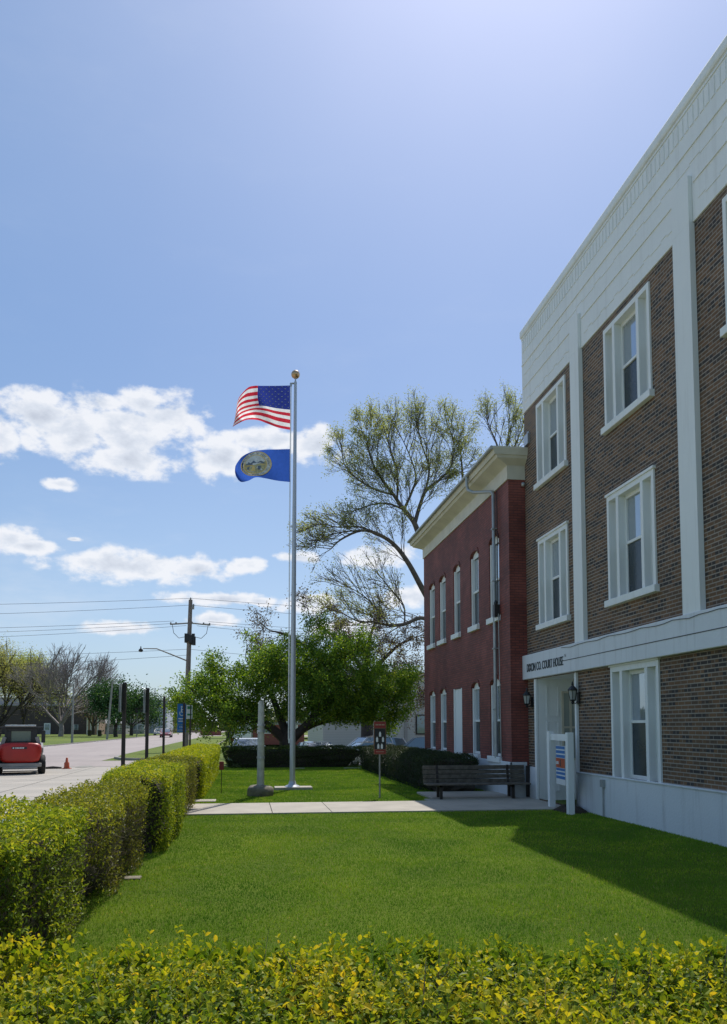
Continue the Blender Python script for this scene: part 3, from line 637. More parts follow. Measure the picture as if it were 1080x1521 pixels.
wild_tree('budding_tree', 34, 1093, 178, 19.0, 'yellow-green budding tree between the pale tree and the bare tree', M['barkd'], M['yellowgreen'], 42, n0=7, mx=5, trunk=.18, per=16, sr=.8, ls=.32, rmin=.03, nch=(3, 4), group=GT, spread=(8, 42), ratio=(.60, .78))
wild_tree('bare_tree', 90, 1093, 158, 20.5, 'big leafless spreading tree in front of the dark brick building', M['greybark'], None, 43, n0=7, mx=6, trunk=.12, rmin=.020, r0=.50, group=GT, spread=(6, 58), nch=(3, 4), ratio=(.66, .80), up=.05, jitn=.11)
wild_tree('dark_green_tree', 172, 1094, 150, 11.2, 'dark green leafy tree behind the leaning wooden pole across the street', M['barkd'], M['deep'], 44, n0=7, mx=4, trunk=.18, per=60, sr=.9, ls=.42, group=GT, spread=(20, 75), up=.02)
wild_tree('dark_green_tree', 195, 1092, 175, 11.0, 'deep green round tree to the left of the second dark sign post', M['barkd'], M['deep'], 45, n0=6, mx=4, trunk=.18, per=60, sr=.9, ls=.42, group=GT, spread=(20, 70))
wild_tree('brownish_tree', 138, 1092, 185, 13., 'brownish budding tree between the bare tree and the dark green tree', M['barkd'], M['purple'], 46, n0=6, mx=4, trunk=.15, per=22, sr=.9, ls=.30, group=GT, spread=(20, 60))
wild_tree('pale_tree', 210, 1090, 260, 15, 'faint pale green tree standing far down the street', M['barkd'], M['pale'], 47, n0=6, mx=4, trunk=.15, per=6, sr=1., ls=.5, group=GT, spread=(20, 55))
wild_tree('small_street_tree', 340, 1098, 120, 7, 'small green tree beside the white and red sign far behind the hedge', M['barkd'], M['maple'], 48, n0=5, mx=3, trunk=.25, per=50, sr=.6, ls=.3, group=GT)

# far wood along the horizon
r = np.random.default_rng(77); n = 42000; th = R_(-60)+R_(110)*r.random(n); D = 330+120*r.random(n)
hh = (7+4*np.sin(th*23)+2.5*np.sin(th*61+1)+1.5*np.sin(th*140)); z = hh*np.sqrt(r.random(n))*1.0
Cn = np.c_[np.sin(th)*D, np.cos(th)*D, z]; V = leaves(Cn, np.tile([0, -1., .6], (n, 1)), np.full(n, 2.4), np.full(n, 1.8), r, spread=.8)
tag(npmesh('far_wood', V, 4, leafmat('far_leaf', [(0., (.05, .075, .045)), (.6, (.09, .12, .065)), (1., (.15, .165, .09))], .2), np.repeat(r.random(n), 4)), 'distant belt of green trees along the horizon', 'wood', kind='stuff')

# ------------------------------------------------------------------ courthouse
XF, YN, YFAR = 7.0, 1.0, 19.45
TOPZ, BRZ, BT, BB, ST = 11.98, 9.78, 3.53, 2.93, .78
ch = empty('courthouse', (XF, 10, 0), 0, 'three-storey brown brick courthouse with white parapet, belt course and pilasters', 'building')
off = Vector((-XF, -10, 0))
class PB(MB):   # builder in world coordinates, placed under a root by subtracting its location
    def build(s, name, mats, parent=None, bevel=0., **k):
        if parent is not None:
            o = Vector((0, 0, 0)); p = parent
            while p is not None: o += p.location; p = p.parent
            s.v = [(a-o.x, b-o.y, c-o.z) for a, b, c in s.v]
        return MB.build(s, name, mats, parent, bevel, **k)
WIN = []   # (y0, y1, z0, z1)
COLY = [(16.72, 18.52), (12.90, 14.74), (8.82, 10.66), (4.9, 6.74)]
for (a, c) in COLY: WIN += [(a, c, 7.64, 9.62), (a, c, 4.20, 6.24)]
WIN += [(a, c, ST+.02, BB-.03) for a, c in COLY[1:]]
DOOR = (16.42, 18.74, 0.04, BB-.02)
def wall_x(b, x, y0, y1, z0, z1, openings, depth, mi=0, mr=0, nor=()):
    """wall in the plane x (front), with rectangular holes and reveals going to x+depth"""
    ysl = sorted(set([y0, y1]+[v for o in openings for v in o[:2] if y0 < v < y1])); zsl = sorted(set([z0, z1]+[v for o in openings for v in o[2:] if z0 < v < z1]))
    for i in range(len(ysl)-1):
        for j in range(len(zsl)-1):
            cy, cz = (ysl[i]+ysl[i+1])/2, (zsl[j]+zsl[j+1])/2
            if any(o[0] < cy < o[1] and o[2] < cz < o[3] for o in openings): continue
            b.add([(x, ysl[i], zsl[j]), (x, ysl[i], zsl[j+1]), (x, ysl[i+1], zsl[j+1]), (x, ysl[i+1], zsl[j])], [(0, 1, 2, 3)], mi)
    for (a, c, e, f) in openings:
        if (a, c, e, f) in nor: continue
        X = x+depth
        b.add([(x, a, e), (X, a, e), (X, a, f), (x, a, f)], [(0, 1, 2, 3)], mr); b.add([(x, c, e), (x, c, f), (X, c, f), (X, c, e)], [(0, 1, 2, 3)], mr)
        b.add([(x, a, f), (X, a, f), (X, c, f), (x, c, f)], [(0, 1, 2, 3)], mr); b.add([(x, a, e), (x, c, e), (X, c, e), (X, a, e)], [(0, 1, 2, 3)], mr)
b = PB(); ops = [w for w in WIN]
wall_x(b, XF, YN, YFAR, 0, BRZ, ops+[DOOR], .26, nor=(DOOR,))
b.add([(XF, YFAR, 0), (XF+15, YFAR, 0), (XF+15, YFAR, BRZ), (XF, YFAR, BRZ)], [(0, 1, 2, 3)])
b.add([(XF, YN, 0), (XF+15, YN, 0), (XF+15, YN, BRZ), (XF, YN, BRZ)], [(0, 1, 2, 3)]); b.add([(XF+15, YN, 0), (XF+15, YFAR, 0), (XF+15, YFAR, BRZ), (XF+15, YN, BRZ)], [(0, 1, 2, 3)])
b.build('wall', M['brick'], ch, fix=False)
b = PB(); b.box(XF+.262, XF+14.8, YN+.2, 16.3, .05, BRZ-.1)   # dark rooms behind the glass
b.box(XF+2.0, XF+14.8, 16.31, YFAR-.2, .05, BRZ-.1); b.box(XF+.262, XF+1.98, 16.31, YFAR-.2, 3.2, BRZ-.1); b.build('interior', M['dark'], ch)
# parapet with its ledges, soldier course and corbel steps
b = PB(); x = XF-.03
b.box(x, XF+15.05, YN-.03, YFAR+.03, BRZ, TOPZ-.22)
b.build('parapet', M['white'], ch, bevel=.01)
b = PB(); b.box(x-.05, XF+15.1, YN-.08, YFAR+.07, TOPZ-.22, TOPZ); b.build('coping', M['white'], ch, bevel=.05)
b = PB()
yy = YN
while yy < YFAR-.06:
    b.box(x-.013, x+.01, yy, yy+.105, 11.36, 11.66); yy += .15
b.box(x-.022, x+.01, YN, YFAR, 11.02, 11.05)
b.box(x-.018, x+.01, YN, YFAR, 11.70, 11.735)
k = 0; yy = YN
while yy < YFAR-.2:   # long stepped course
    z = 10.74+(.035 if k % 3 == 1 else 0); b.box(x-.010, x+.01, yy, yy+.30, z, z+.016); yy += .30; k += 1
b.build('parapet_courses', M['white'], ch)
PIL = [(15.80, 16.26), (11.45, 11.96), (7.3, 7.8), (3.4, 3.9)]
for (a, c) in PIL:
    b = PB(); b.box(XF-.10, XF-.002, a, c, BT, BRZ-.01); b.box(XF-.10, x-.002, a, c, BRZ-.01, 10.55)
    for z in (5.9, 8.0): b.box(XF-.1015, XF-.09, a-.001, c+.001, z, z+.008)
    b.build('pilaster', M['white'], ch, bevel=.006)
bays = [(16.26, YFAR)]+[(PIL[i+1][1], PIL[i][0]) for i in range(3)]
b = PB()
for (a, c) in bays:
    b.box(x-.020, x+.01, a+.05, c-.05, 10.40, 10.425); yy = a+.08; k = 0
    while yy < c-.2:
        z = 10.02+(.04 if k % 3 == 1 else 0); b.box(x-.009, x+.01, yy, yy+.20, z, z+.015); yy += .2; k += 1
b.build('bay_courses', M['white'], ch)
# belt course
b = PB(); b.box(XF-.13, XF-.002, YN-.1, YFAR+.02, BB, BT); b.build('belt_course', M['stucco'], ch, bevel=.012)
b = PB(); b.box(XF-.136, XF-.12, YN, 16.9, 3.19, 3.205, 0)
b.build('belt_groove', M['seam'], ch)
pts = []
for i in range(60):
    yv = 16.9-i*.26; pts.append((XF-.14, yv, 3.50-.03*abs(math.sin(i*.7))-.02*rnd.random()))
b = PB(); b.tube(pts, .006, 5); b.build('cable', M['seam'], ch)
# stucco base
b = PB(); b.box(XF-.05, XF-.002, YN-.05, DOOR[0]-.02, -.1, ST); b.box(XF-.05, XF-.002, DOOR[1]+.12, YFAR, -.1, ST); b.box(XF-.07, XF-.001, YN-.05, DOOR[0]-.02, ST-.002, ST+.03); b.build('base_course', M['stucco'], ch, bevel=.008)
# windows
def triple_window(y0, y1, z0, z1, sill=True):
    f = PB(); xo, xi = XF-.035, XF+.14; w = y1-y0
    jw = .085; s1 = y1-.44; s0 = y0+.44       # mullion centres
    f.box(xo, xi, y0, y0+jw, z0, z1); f.box(xo, xi, y1-jw, y1, z0, z1); f.box(xo, xi, y0+jw, y1-jw, z1-.10, z1)
    f.box(xo, xi, s1-.05, s1+.05, z0, z1-.10); f.box(xo, xi, s0-.05, s0+.05, z0, z1-.10)
    f.box(XF-.06, XF+.02, y0-.03, y1+.03, z1, z1+.05) if z1 < 9 else None
    w_ = f.build('window', M['white'], ch, bevel=.004)
    for (a, c, big) in ((y0+jw, s0-.05, 0), (s0+.05, s1-.05, 1), (s1+.05, y1-jw, 0)):
        g = PB(); fw = .045; X0 = XF+.11; zm = (z0+z1)/2
        g.box(X0, X0+.05, a, a+fw, z0, z1-.1); g.box(X0, X0+.05, c-fw, c, z0, z1-.1); g.box(X0, X0+.05, a+fw, c-fw, z0, z0+.07); g.box(X0, X0+.05, a+fw, c-fw, z1-.17, z1-.1); g.box(X0-.01, X0+.045, a+fw, c-fw, zm-.025, zm+.025)
        g.build('sash', M['white'], w_)
        p = PB(); p.add([(X0+.03, a+fw, zm), (X0+.03, c-fw, zm), (X0+.03, c-fw, z1-.17), (X0+.03, a+fw, z1-.17)], [(0, 1, 2, 3)], 0)
        p.add([(X0+.02, a+fw, z0+.07), (X0+.02, c-fw, z0+.07), (X0+.02, c-fw, zm-.02), (X0+.02, a+fw, zm-.02)], [(0, 1, 2, 3)], 1); p.build('pane', [M['glass'], M['screen']], w_)
    if sill:
        s = PB(); s.box(XF-.10, XF+.10, y0-.06, y1+.06, z0-.13, z0); s.build('sill', M['white'], w_, bevel=.008)
for i, w in enumerate(WIN): triple_window(*w, sill=w[2] > 1)
# entrance recess
b = PB(); X1 = XF+1.35; (a, c, z0, z1) = DOOR
e_ = PB(); e_.box(XF-.06, XF-.002, c+.002, c+.12, 0, z1); ent = e_.build('entrance', M['white'], ch, bevel=.006)
e_ = PB(); e_.box(XF-.06, XF-.002, a-.09, a-.002, 0, z1); e_.build('door_jamb', M['white'], ent, bevel=.006)
v = PB(); v.add([(XF, c, 0), (X1, c, 0), (X1, c, z1), (XF, c, z1)], [(0, 1, 2, 3)]); v.add([(XF, a, 0), (XF, a, z1), (X1, a, z1), (X1, a, 0)], [(0, 1, 2, 3)]); v.add([(XF, a, z1), (XF, c, z1), (X1, c, z1), (X1, a, z1)], [(0, 1, 2, 3)])
v.add([(X1, a, 0), (X1, a, z1), (X1, c, z1), (X1, c, 0)], [(0, 1, 2, 3)])
for (p0, p1, q0, q1) in ((.2, .52, .2, .95), (.2, .52, 1.05, 1.9), (.2, .52, 2.0, 2.75)):
    for (aa, bb, cc, dd) in ((p0, p1, q0, q0+.035), (p0, p1, q1-.035, q1), (p0, p0+.035, q0+.035, q1-.035), (p1-.035, p1, q0+.035, q1-.035)): v.box(XF+aa, XF+bb, c-.018, c-.001, cc, dd)
v.build('panelling', M['white'], ent, fix=False)
s = PB()   # glazed light in the side wall, four panes
for xx0 in (.58, .78, 1.0): s.box(XF+xx0, XF+xx0+.05, c-.045, c-.002, .95, 2.62)
for zz in (.95, 1.72, 2.57): s.box(XF+.63, XF+1.0, c-.04, c-.003, zz, zz+.05)
s.build('sidelight', M['cream'], ent)
p = PB(); p.add([(XF+.6, c-.02, .97), (XF+1.03, c-.02, .97), (XF+1.03, c-.02, 2.6), (XF+.6, c-.02, 2.6)], [(0, 1, 2, 3)]); p.build('sidelight_glass', glass('frosted_glass', (.32, .36, .33), .2), ent)
d = PB(); d.box(X1-.05, X1-.003, a+.5, c-.5, .03, 2.15); dd_ = d.build('door', M['grey'], ch, bevel=.005)
d = PB(); d.box(X1-.10, X1-.052, a+.58, a+.62, .95, 1.25); d.build('handle', M['black'], dd_)
# conduit on the base
b = PB(); b.tube([(XF-.075, 15.08, .0), (XF-.075, 15.08, .60)], .016, 8); b.box(XF-.11, XF-.05, 15.02, 15.14, .58, .72); b.build('conduit', M['signback'], ch)
b = PB(); b.box(XF+.3, XF+14.9, YN+.2, YFAR-.2, TOPZ-.7, TOPZ-.6); b.build('roof', M['roof'], ch)
# lettering
def glyph_mesh(txt, size=1.):
    c = bpy.data.curves.new('t', 'FONT'); c.body = txt; c.size = size; c.resolution_u = 3; o = bpy.data.objects.new('t', c); COL.objects.link(o)
    bpy.context.view_layer.update(); me = bpy.data.meshes.new_from_object(o.evaluated_get(bpy.context.evaluated_depsgraph_get()))
    vs = [tuple(v.co) for v in me.vertices]; fs = [tuple(p.vertices) for p in me.polygons]; bpy.data.objects.remove(o); bpy.data.curves.remove(c); bpy.data.meshes.remove(me); return vs, fs
def put_text(b, txt, origin, ux, uy, w, h, mi=0, thick=None, bold=0.):
    vs, fs = glyph_mesh(txt)
    if not vs: return
    x0 = min(v[0] for v in vs); x1 = max(v[0] for v in vs); y0 = min(v[1] for v in vs); y1 = max(v[1] for v in vs)
    o = Vector(origin); ux = Vector(ux); uy = Vector(uy); n = ux.cross(uy).normalized()
    P = [o+ux*((v[0]-x0)/(x1-x0)*w)+uy*((v[1]-y0)/(y1-y0)*h) for v in vs]
    if thick is None: b.add(P, fs, mi); return
    k = len(P); b.add([p+n*thick for p in P], fs, mi)
b = PB()
for i in range(5): # letter stroke weight by slight repeats
    o_ = (i-2)*.006
    put_text(b, 'DIXON CO. COURT HOUSE', (XF-.134-i*.0004, 19.12+o_, 3.10), (0, -1, 0), (0, 0, 1), 2.30, .20)
put_text(b, 'N', (XF-.134, 16.74, 3.27), (0, -1, 0), (0, 0, 1), .08, .07)
b.build('lettering', M['ink'], ch, fix=False)

# wall lanterns
def lantern(Yp, label):
    root = empty('wall_lantern', (XF-.02, Yp, 2.1), 0, label, 'lantern', 'black wall lanterns beside the entrance'); root.scale = (.8, .8, .8); root.location.z = 2.2
    b = MB(); b.box(-.03, .02, -.05, .05, .05, .35); b.tube([(-.02, 0, .12), (-.1, 0, .06), (-.17, 0, .10)], .014, 8); b.lathe((-.17, 0, 0), [(.01, .04), (.05, .08), (.03, .11), (.085, .14), (.09, .16)], 8, smooth=False); b.build('bracket', M['black'], root)
    b = MB(); b.lathe((-.17, 0, 0), [(.075, .16), (.115, .40)], 6, smooth=False); b.build('glass_shade', glass('lantern_glass', (.35, .38, .36), .1), root)
    b = MB(); b.lathe((-.17, 0, 0), [(.135, .40), (.14, .42), (.07, .50), (.03, .54), (.035, .57), (.004, .66)], 8, smooth=False)
    for j in range(6):
        a = 2*math.pi*j/6; b.tube([(-.17+.078*math.cos(a), .078*math.sin(a), .15), (-.17+.118*math.cos(a), .118*math.sin(a), .41)], .008, 5)
    b.build('cap', M['black'], root)
lantern(16.28, 'black glass wall lantern on the right side of the courthouse entrance')
lantern(19.1, 'black glass wall lantern on the left side of the courthouse entrance by the red corner')

# ------------------------------------------------------------------ red building
XR, YR0, YR1 = 6.56, 19.46, 29.35
rb = empty('red_building', (XR, 24, 0), 0, 'two-storey dark red painted brick building with cream eaves and arched windows', 'building')
UP = [(27.62, 28.5), (26.05, 26.93), (24.2, 25.02), (22.18, 23.03), (20.28, 21.16)]; LO = [UP[0], UP[1], (22.2, 23.03), (20.28, 21.2)]
def arch_pts(y0, y1, zs, rise=.16, n=10): return [(y0+(y1-y0)*i/n, zs+rise*math.sqrt(max(0, 1-(2*i/n-1)**2))) for i in range(n+1)]
ops = [(a, c, 4.68, 6.72) for a, c in UP]+[(a, c, .98, 2.88) for a, c in LO]+[(24.08, 25.06, .9, 2.95)]
b = PB(); wall_x(b, XR, YR0, YR1, 0, 8.6, [(a, c, e, f+(.16 if i != 9 else 0)) for i, (a, c, e, f) in enumerate(ops)], .24)
for i, (a, c, e, f) in enumerate(ops[:9]):   # brick spandrels shaping each segmental arch
    A = arch_pts(a, c, f); top = f+.16
    for (p, q) in zip(A, A[1:]):
        if p[1] < top-1e-4 or q[1] < top-1e-4: b.add([(XR, p[0], p[1]), (XR, p[0], top), (XR, q[0], top), (XR, q[0], q[1])], [(0, 1, 2, 3)]); b.add([(XR, p[0], p[1]), (XR, q[0], q[1]), (XR+.12, q[0], q[1]), (XR+.12, p[0], p[1])], [(0, 1, 2, 3)])
    for (p, q) in zip(A, A[1:]):  # proud hood course
        b.add([(XR-.02, p[0], p[1]), (XR-.02, p[0], p[1]+.1), (XR-.02, q[0], q[1]+.1), (XR-.02, q[0], q[1])], [(0, 1, 2, 3)]); b.add([(XR-.02, p[0], p[1]+.1), (XR, p[0], p[1]+.1), (XR, q[0], q[1]+.1), (XR-.02, q[0], q[1]+.1)], [(0, 1, 2, 3)]); b.add([(XR-.02, p[0], p[1]), (XR-.02, q[0], q[1]), (XR, q[0], q[1]), (XR, p[0], p[1])], [(0, 1, 2, 3)])
b.add([(XR, YR0, 0), (XR, YR0, 8.6), (XR+12, YR0, 8.6), (XR+12, YR0, 0)], [(0, 1, 2, 3)]); b.add([(XR, YR1, 0), (XR+12, YR1, 0), (XR+12, YR1, 8.6), (XR, YR1, 8.6)], [(0, 1, 2, 3)]); b.add([(XR+12, YR0, 0), (XR+12, YR0, 8.6), (XR+12, YR1, 8.6), (XR+12, YR1, 0)], [(0, 1, 2, 3)])
b.build('wall', M['redbrick'], rb, fix=False)
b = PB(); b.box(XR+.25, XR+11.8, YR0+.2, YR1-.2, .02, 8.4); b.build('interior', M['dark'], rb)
b = PB(); b.box(XR-.05, XR-.002, YR0-.05, YR1+.02, -.1, .88); b.box(XR-.05, XF-.06, YR0-.05, YR0-.002, -.1, .88); b.build('base_course', M['stucco'], rb, bevel=.01)
for i, (a, c, e, f) in enumerate(ops):
    if i == 9:
        d = PB(); d.box(XR+.03, XR+.09, a+.02, c-.02, e, f-.01); d.box(XR-.01, XR+.03, a, a+.07, e, f); d.box(XR-.01, XR+.03, c-.07, c, e, f); d.build('blind_panel', M['white'], rb, bevel=.005); continue
    w = PB(); X0, X1_ = XR+.03, XR+.16; A = arch_pts(a+.001, c-.001, f)
    w.box(X0, X1_, a, a+.07, e, f-.001); w.box(X0, X1_, c-.07, c, e, f-.001); w.box(X0+.05, X1_, a+.07, c-.07, e, e+.07); w.box(X0+.05, X1_, a+.07, c-.07, (e+f)/2-.03, (e+f)/2+.03)
    for (p, q) in zip(A, A[1:]): w.add([(X0+.05, p[0], f-.04), (X0+.05, p[0], p[1]), (X0+.05, q[0], q[1]), (X0+.05, q[0], f-.04)], [(0, 1, 2, 3)])
    wo = w.build('window', M['white'], rb, bevel=.003)
    p = PB(); h_ = (e+f)/2; p.add([(X0+.09, a+.07, h_), (X0+.09, c-.07, h_), (X0+.09, c-.07, f), (X0+.09, a+.07, f)], [(0, 1, 2, 3)], 0); p.add([(X0+.085, a+.07, e+.05), (X0+.085, c-.07, e+.05), (X0+.085, c-.07, h_), (X0+.085, a+.07, h_)], [(0, 1, 2, 3)], 1); p.build('pane', [M['glass'], M['screen']], wo)
    s = PB(); s.box(XR-.09, XR+.05, a-.06, c+.06, e-.15, e); s.build('sill', M['white'], wo, bevel=.008)
# cornice: a profile swept along the front and returned on the near end
prof = [(0, 8.05), (-.035, 8.05), (-.035, 8.40), (-.06, 8.42), (-.34, 8.55), (-.38, 8.62), (-.42, 8.62), (-.46, 8.74), (-.48, 8.78), (-.46, 8.82), (0, 8.90)]
b = PB(); vs = []
path = [(YR1, 1), (YR0, 1)]
def cor(k, corner):  # corner: 'far','near','end'
    d_, z = prof[k]
    if corner == 'far': return (XR+d_, YR1-d_, z)
    if corner == 'near': return (XR+d_, YR0+d_*.55, z)
    if corner == 'end': return (XR+.62, YR0+d_*.55, z)
    return (XR+12, YR1-d_, z)
cs = ('back', 'far', 'near', 'end'); n = len(prof)
vs = [cor(k, c_) for c_ in cs for k in range(n)]
b.add(vs, [(i*n+k, i*n+k+1, (i+1)*n+k+1, (i+1)*n+k) for i in range(3) for k in range(n-1)]+[tuple(range(3*n, 4*n)), tuple(range(n))[::-1]])
b.build('cornice', M['cream'], rb)
b = PB(); b.add([(XR-.44, YR1+.44, 8.83), (XR-.44, YR0-.2, 8.83), (XR+6, YR0+3, 9.9), (XR+6, YR1-3, 9.9), (XR+12, YR0, 8.83), (XR+12, YR1+.4, 8.83)], [(0, 1, 2, 3), (1, 4, 2), (0, 3, 5), (3, 2, 4, 5)]); b.build('roof', M['roof'], rb, fix=False)
b = PB(); gx = XR-.50   # gutter
b.tube([(gx, YR1+.45, 8.78), (gx, YR0-.24, 8.78)], .05, 8); b.build('gutter', M['signback'], rb)
b = PB(); b.tube([(gx, 21.55, 8.75), (gx, 21.55, 8.5), (gx+.02, 21.5, 8.35), (gx+.12, 21.3, 8.23), (XR-.12, 20.75, 8.1), (XR-.075, 20.6, 8.05), (XR-.07, 20.5, 7.95), (XR-.07, 20.5, 5.0), (XR-.07, 20.5, .95)], .045, 8); b.tube([(XR-.06, 20.2, 4.7), (XR-.03, 20.2, .95)], .012, 6)
for z in (7, 5.6, 3.8, 2.2): b.box(XR-.13, XR-.001, 20.44, 20.56, z, z+.03)
b.build('downspout', M['signback'], rb)
b = PB(); b.box(XR-.16, XR-.02, 20.22, 20.36, 4.62, 4.95); b.lathe((XR-.1, 20.29, 4.95), [(.05, 0), (.06, .05), (.02, .12)], 8); b.tube([(XR-.06, 20.25, 5.0), (XR-.05, 20.25, 8.0)], .012, 5); b.build('meter_box', M['black'], rb)
b = PB(); b.box(6.93, 7.12, 19.02, 19.30, 8.86, 9.12); b.tube([(7.02, 19.16, 9.1), (7.02, 19.16, 9.2)], .06, 8); b.build('roof_vent', M['metal'], rb)
b = PB(); b.lathe((6.92, 19.36, 7.85), [(.02, 0), (.05, .02), (.05, .08), (.03, .1)], 10); b.build('camera_dome', M['signback'], rb)

# ------------------------------------------------------------------ flagpole, flags
fp = empty('flagpole', (1.31, 22.86, 0), 0, 'tall silver flagpole with a copper-coloured ball, standing on a concrete slab', 'flagpole')
b = MB(); b.tube([(0, 0, .08), (0, 0, 3), (.01, 0, 7), (.02, 0, 11.75)], [.077, .073, .062, .042], 16); b.build('pole', M['alu'], fp)
b = MB(); b.box(-.50, .55, -.28, .28, -.03, .085); b.build('slab', M['concrete'], fp, bevel=.015)
b = MB(); b.lathe((0, 0, 0), [(.22, .085), (.2, .11), (.11, .15), (.088, .24)], 20); b.build('collar', M['alu'], fp)
b = MB(); b.tube([(.02, 0, 11.7), (.02, 0, 11.86)], .022, 8); b.tube([(.02, 0, 11.70), (-.11, 0, 11.70)], .025, 8); b.lathe((-.11, 0, 11.66), [(.03, -.05), (.035, 0), (.03, .05)], 8); b.build('truck', M['metal'], fp)
b = MB(); b.lathe((.02, 0, 11.97), [(.125*math.sin(math.pi*i/14)+.001, -.125*math.cos(math.pi*i/14)) for i in range(15)], 24); b.build('ball', M['gold'], fp)
b = MB(); b.tube([(-.115, 0, 11.64), (-.13, .01, 8), (-.12, .01, 1.4)], .009, 6); b.tube([(-.10, -.02, 11.64), (-.11, -.02, 6), (-.10, -.02, 1.4)], .007, 6); b.box(-.12, -.08, -.02, .02, 1.3, 1.42); b.build('halyard', M['signwhite'], fp)

def cr(P, t):
    k = len(P)-1; x = min(max(t, 0), .99999)*k; i = int(x); f = x-i
    a, b_, c, d = [Vector(P[min(max(j, 0), k)]) for j in (i-1, i, i+1, i+2)]
    return .5*((2*b_)+(c-a)*f+(2*a-5*b_+4*c-d)*f*f+(3*b_-a-3*c+d)*f**3)
def flag_surface(rows, depth):
    def S(s, t):
        n = len(rows)-1; x = min(max(t, 0), .99999)*n
        cols = [cr([(p[0], p[1], 0) for p in row], s) for row in rows]
        q = cr(cols, t); return at(q.x, q.y, 22.86+depth(s, t))
    return S
def grid(b, S, ns, nt_, mfun, s0=0, s1=1, t0=0, t1=1):
    vs = [S(s0+(s1-s0)*i/ns, t0+(t1-t0)*j/nt_) for j in range(nt_+1) for i in range(ns+1)]; base = len(b.v); b.v += [tuple(v) for v in vs]
    for j in range(nt_):
        for i in range(ns):
            b.f.append((base+j*(ns+1)+i, base+j*(ns+1)+i+1, base+(j+1)*(ns+1)+i+1, base+(j+1)*(ns+1)+i)); b.m.append(mfun((i+.5)/ns, (j+.5)/nt_)); b.sm.append(True)
def cloth(name, c):
    mt, t, bs = nt(name); bs.inputs['Roughness'].default_value = .7; bs.inputs['Specular IOR Level'].default_value = .2
    col = mix(t, ramp(t, noise(t, 14, 4), [(.35, 0.), (.65, 1.)]), c, tuple(x*.88 for x in c)); t.links.new(col, bs.inputs['Base Color'])
    tr = t.nodes.new('ShaderNodeBsdfTranslucent'); t.links.new(col, tr.inputs[0]); mx = t.nodes.new('ShaderNodeMixShader'); mx.inputs[0].default_value = .62
    t.links.new(bs.outputs[0], mx.inputs[1]); t.links.new(tr.outputs[0], mx.inputs[2]); t.links.new(mx.outputs[0], t.nodes['Material Output'].inputs[0]); return mt
fr_, fw_, fb_ = cloth('flag_red', (.62, .035, .06)), cloth('flag_white', (.90, .90, .88)), cloth('flag_blue', (.028, .045, .25))
usrows = [[(431, 572.5), (409, 573), (388, 573), (378, 573), (368, 576), (356, 589), (352, 600)],
          [(431, 588), (409, 588), (388, 588), (376, 589), (363, 592), (354, 600), (350.5, 612)],
          [(431, 606), (410, 604), (391, 601), (376, 602), (361, 606), (353, 612), (349, 621)],
          [(431, 622), (411, 618), (394, 613), (378, 611), (362, 615), (352, 622), (347.5, 628)],
          [(431, 638.5), (413, 635), (397, 629), (383, 624), (367, 623.5), (354, 629), (345.5, 634)]]
Sus = flag_surface(usrows, lambda s, t: -.20*math.sin(s*4.2+t*1.2)*s-.22*math.sin(s*11+t*3.2)*s*(.4+t)-.10*t*math.sin(s*17-t*2)-.045*s*math.sin(s*27+t*5))
b = PB(); grid(b, Sus, 60, 52, lambda s, t: 2 if (s < .40 and t < 7/13) else (0 if int(t*13) % 2 == 0 else 1))
pf = empty('american_flag', (1.2, 22.86, 10.3), 0, 'red white and blue stars and stripes flag flying at the top of the flagpole', 'flag')
b.build('cloth', [fr_, fw_, fb_], pf, fix=False)
b = PB()
def on(S, s, t, sg=1, e=.006):
    p = S(s, t); u = S(s+.01, t)-p; v = S(s, t+.01)-p; n = u.cross(v).normalized(); return p+n*e*sg
for sg in (1, -1):
    for rI in range(9):
        for cI in range(6 if rI % 2 == 0 else 5):
            sc = .40*(.5+cI+(0 if rI % 2 == 0 else .5))/6; tc_ = 7/13*(rI+.75)/9.5; ps = []
            for kk in range(10):
                a = math.pi/2+kk*math.pi/5; rr_ = 1 if kk % 2 == 0 else .4; ps.append(on(Sus, sc+.0125*rr_*math.cos(a), tc_-.0195*rr_*math.sin(a), sg))
            ctr = on(Sus, sc, tc_, sg); b.add([ctr]+ps, [(0, 1+kk, 1+(kk+1) % 10) for kk in range(10)])
b.build('stars', mat('star_white', (.35, .38, .52), .8, .1), pf, fix=False)
nbrows = [[(431, 667), (412, 667.5), (392, 668), (374, 671), (360, 678), (352, 688), (349.5, 693)],
          [(431, 683), (412, 683), (392, 684), (374, 686), (359, 689), (351, 695), (349, 700)],
          [(431, 700), (412, 699), (392, 699), (374, 700), (361, 702), (353, 704), (350.5, 707)],
          [(431, 716), (412, 714), (394, 710.5), (380, 709), (369, 714), (359, 716), (354, 713)]]
Snb = flag_surface(nbrows, lambda s, t: -.16*math.sin(s*5+t)*s-.12*math.sin(s*10+t*4)*s-.035*s*math.sin(s*24-t*4))
pn = empty('state_flag', (1.2, 22.86, 9.2), 0, 'blue state flag with a round gold and silver seal, flying below the striped flag', 'flag')
b = PB(); grid(b, Snb, 50, 30, lambda s, t: 0); b.build('cloth', cloth('state_blue', (.035, .10, .42)), pn, fix=False)
b = PB(); sc, tc_, rs, rt = .46, .46, .225, .42
def seal_pt(r_, a, sg, e): return on(Snb, sc-rs*r_*math.cos(a), tc_-rt*r_*math.sin(a), sg, e)
def disc(r0, r1, mi, sg, e, a0=0, a1=2*math.pi, n=40):
    k = 4
    vs = [seal_pt(r0+(r1-r0)*j/k, a0+(a1-a0)*i/n, sg, e) for j in range(k+1) for i in range(n+1)]
    b.add(vs, [(j*(n+1)+i, j*(n+1)+i+1, (j+1)*(n+1)+i+1, (j+1)*(n+1)+i) for j in range(k) for i in range(n)], mi)
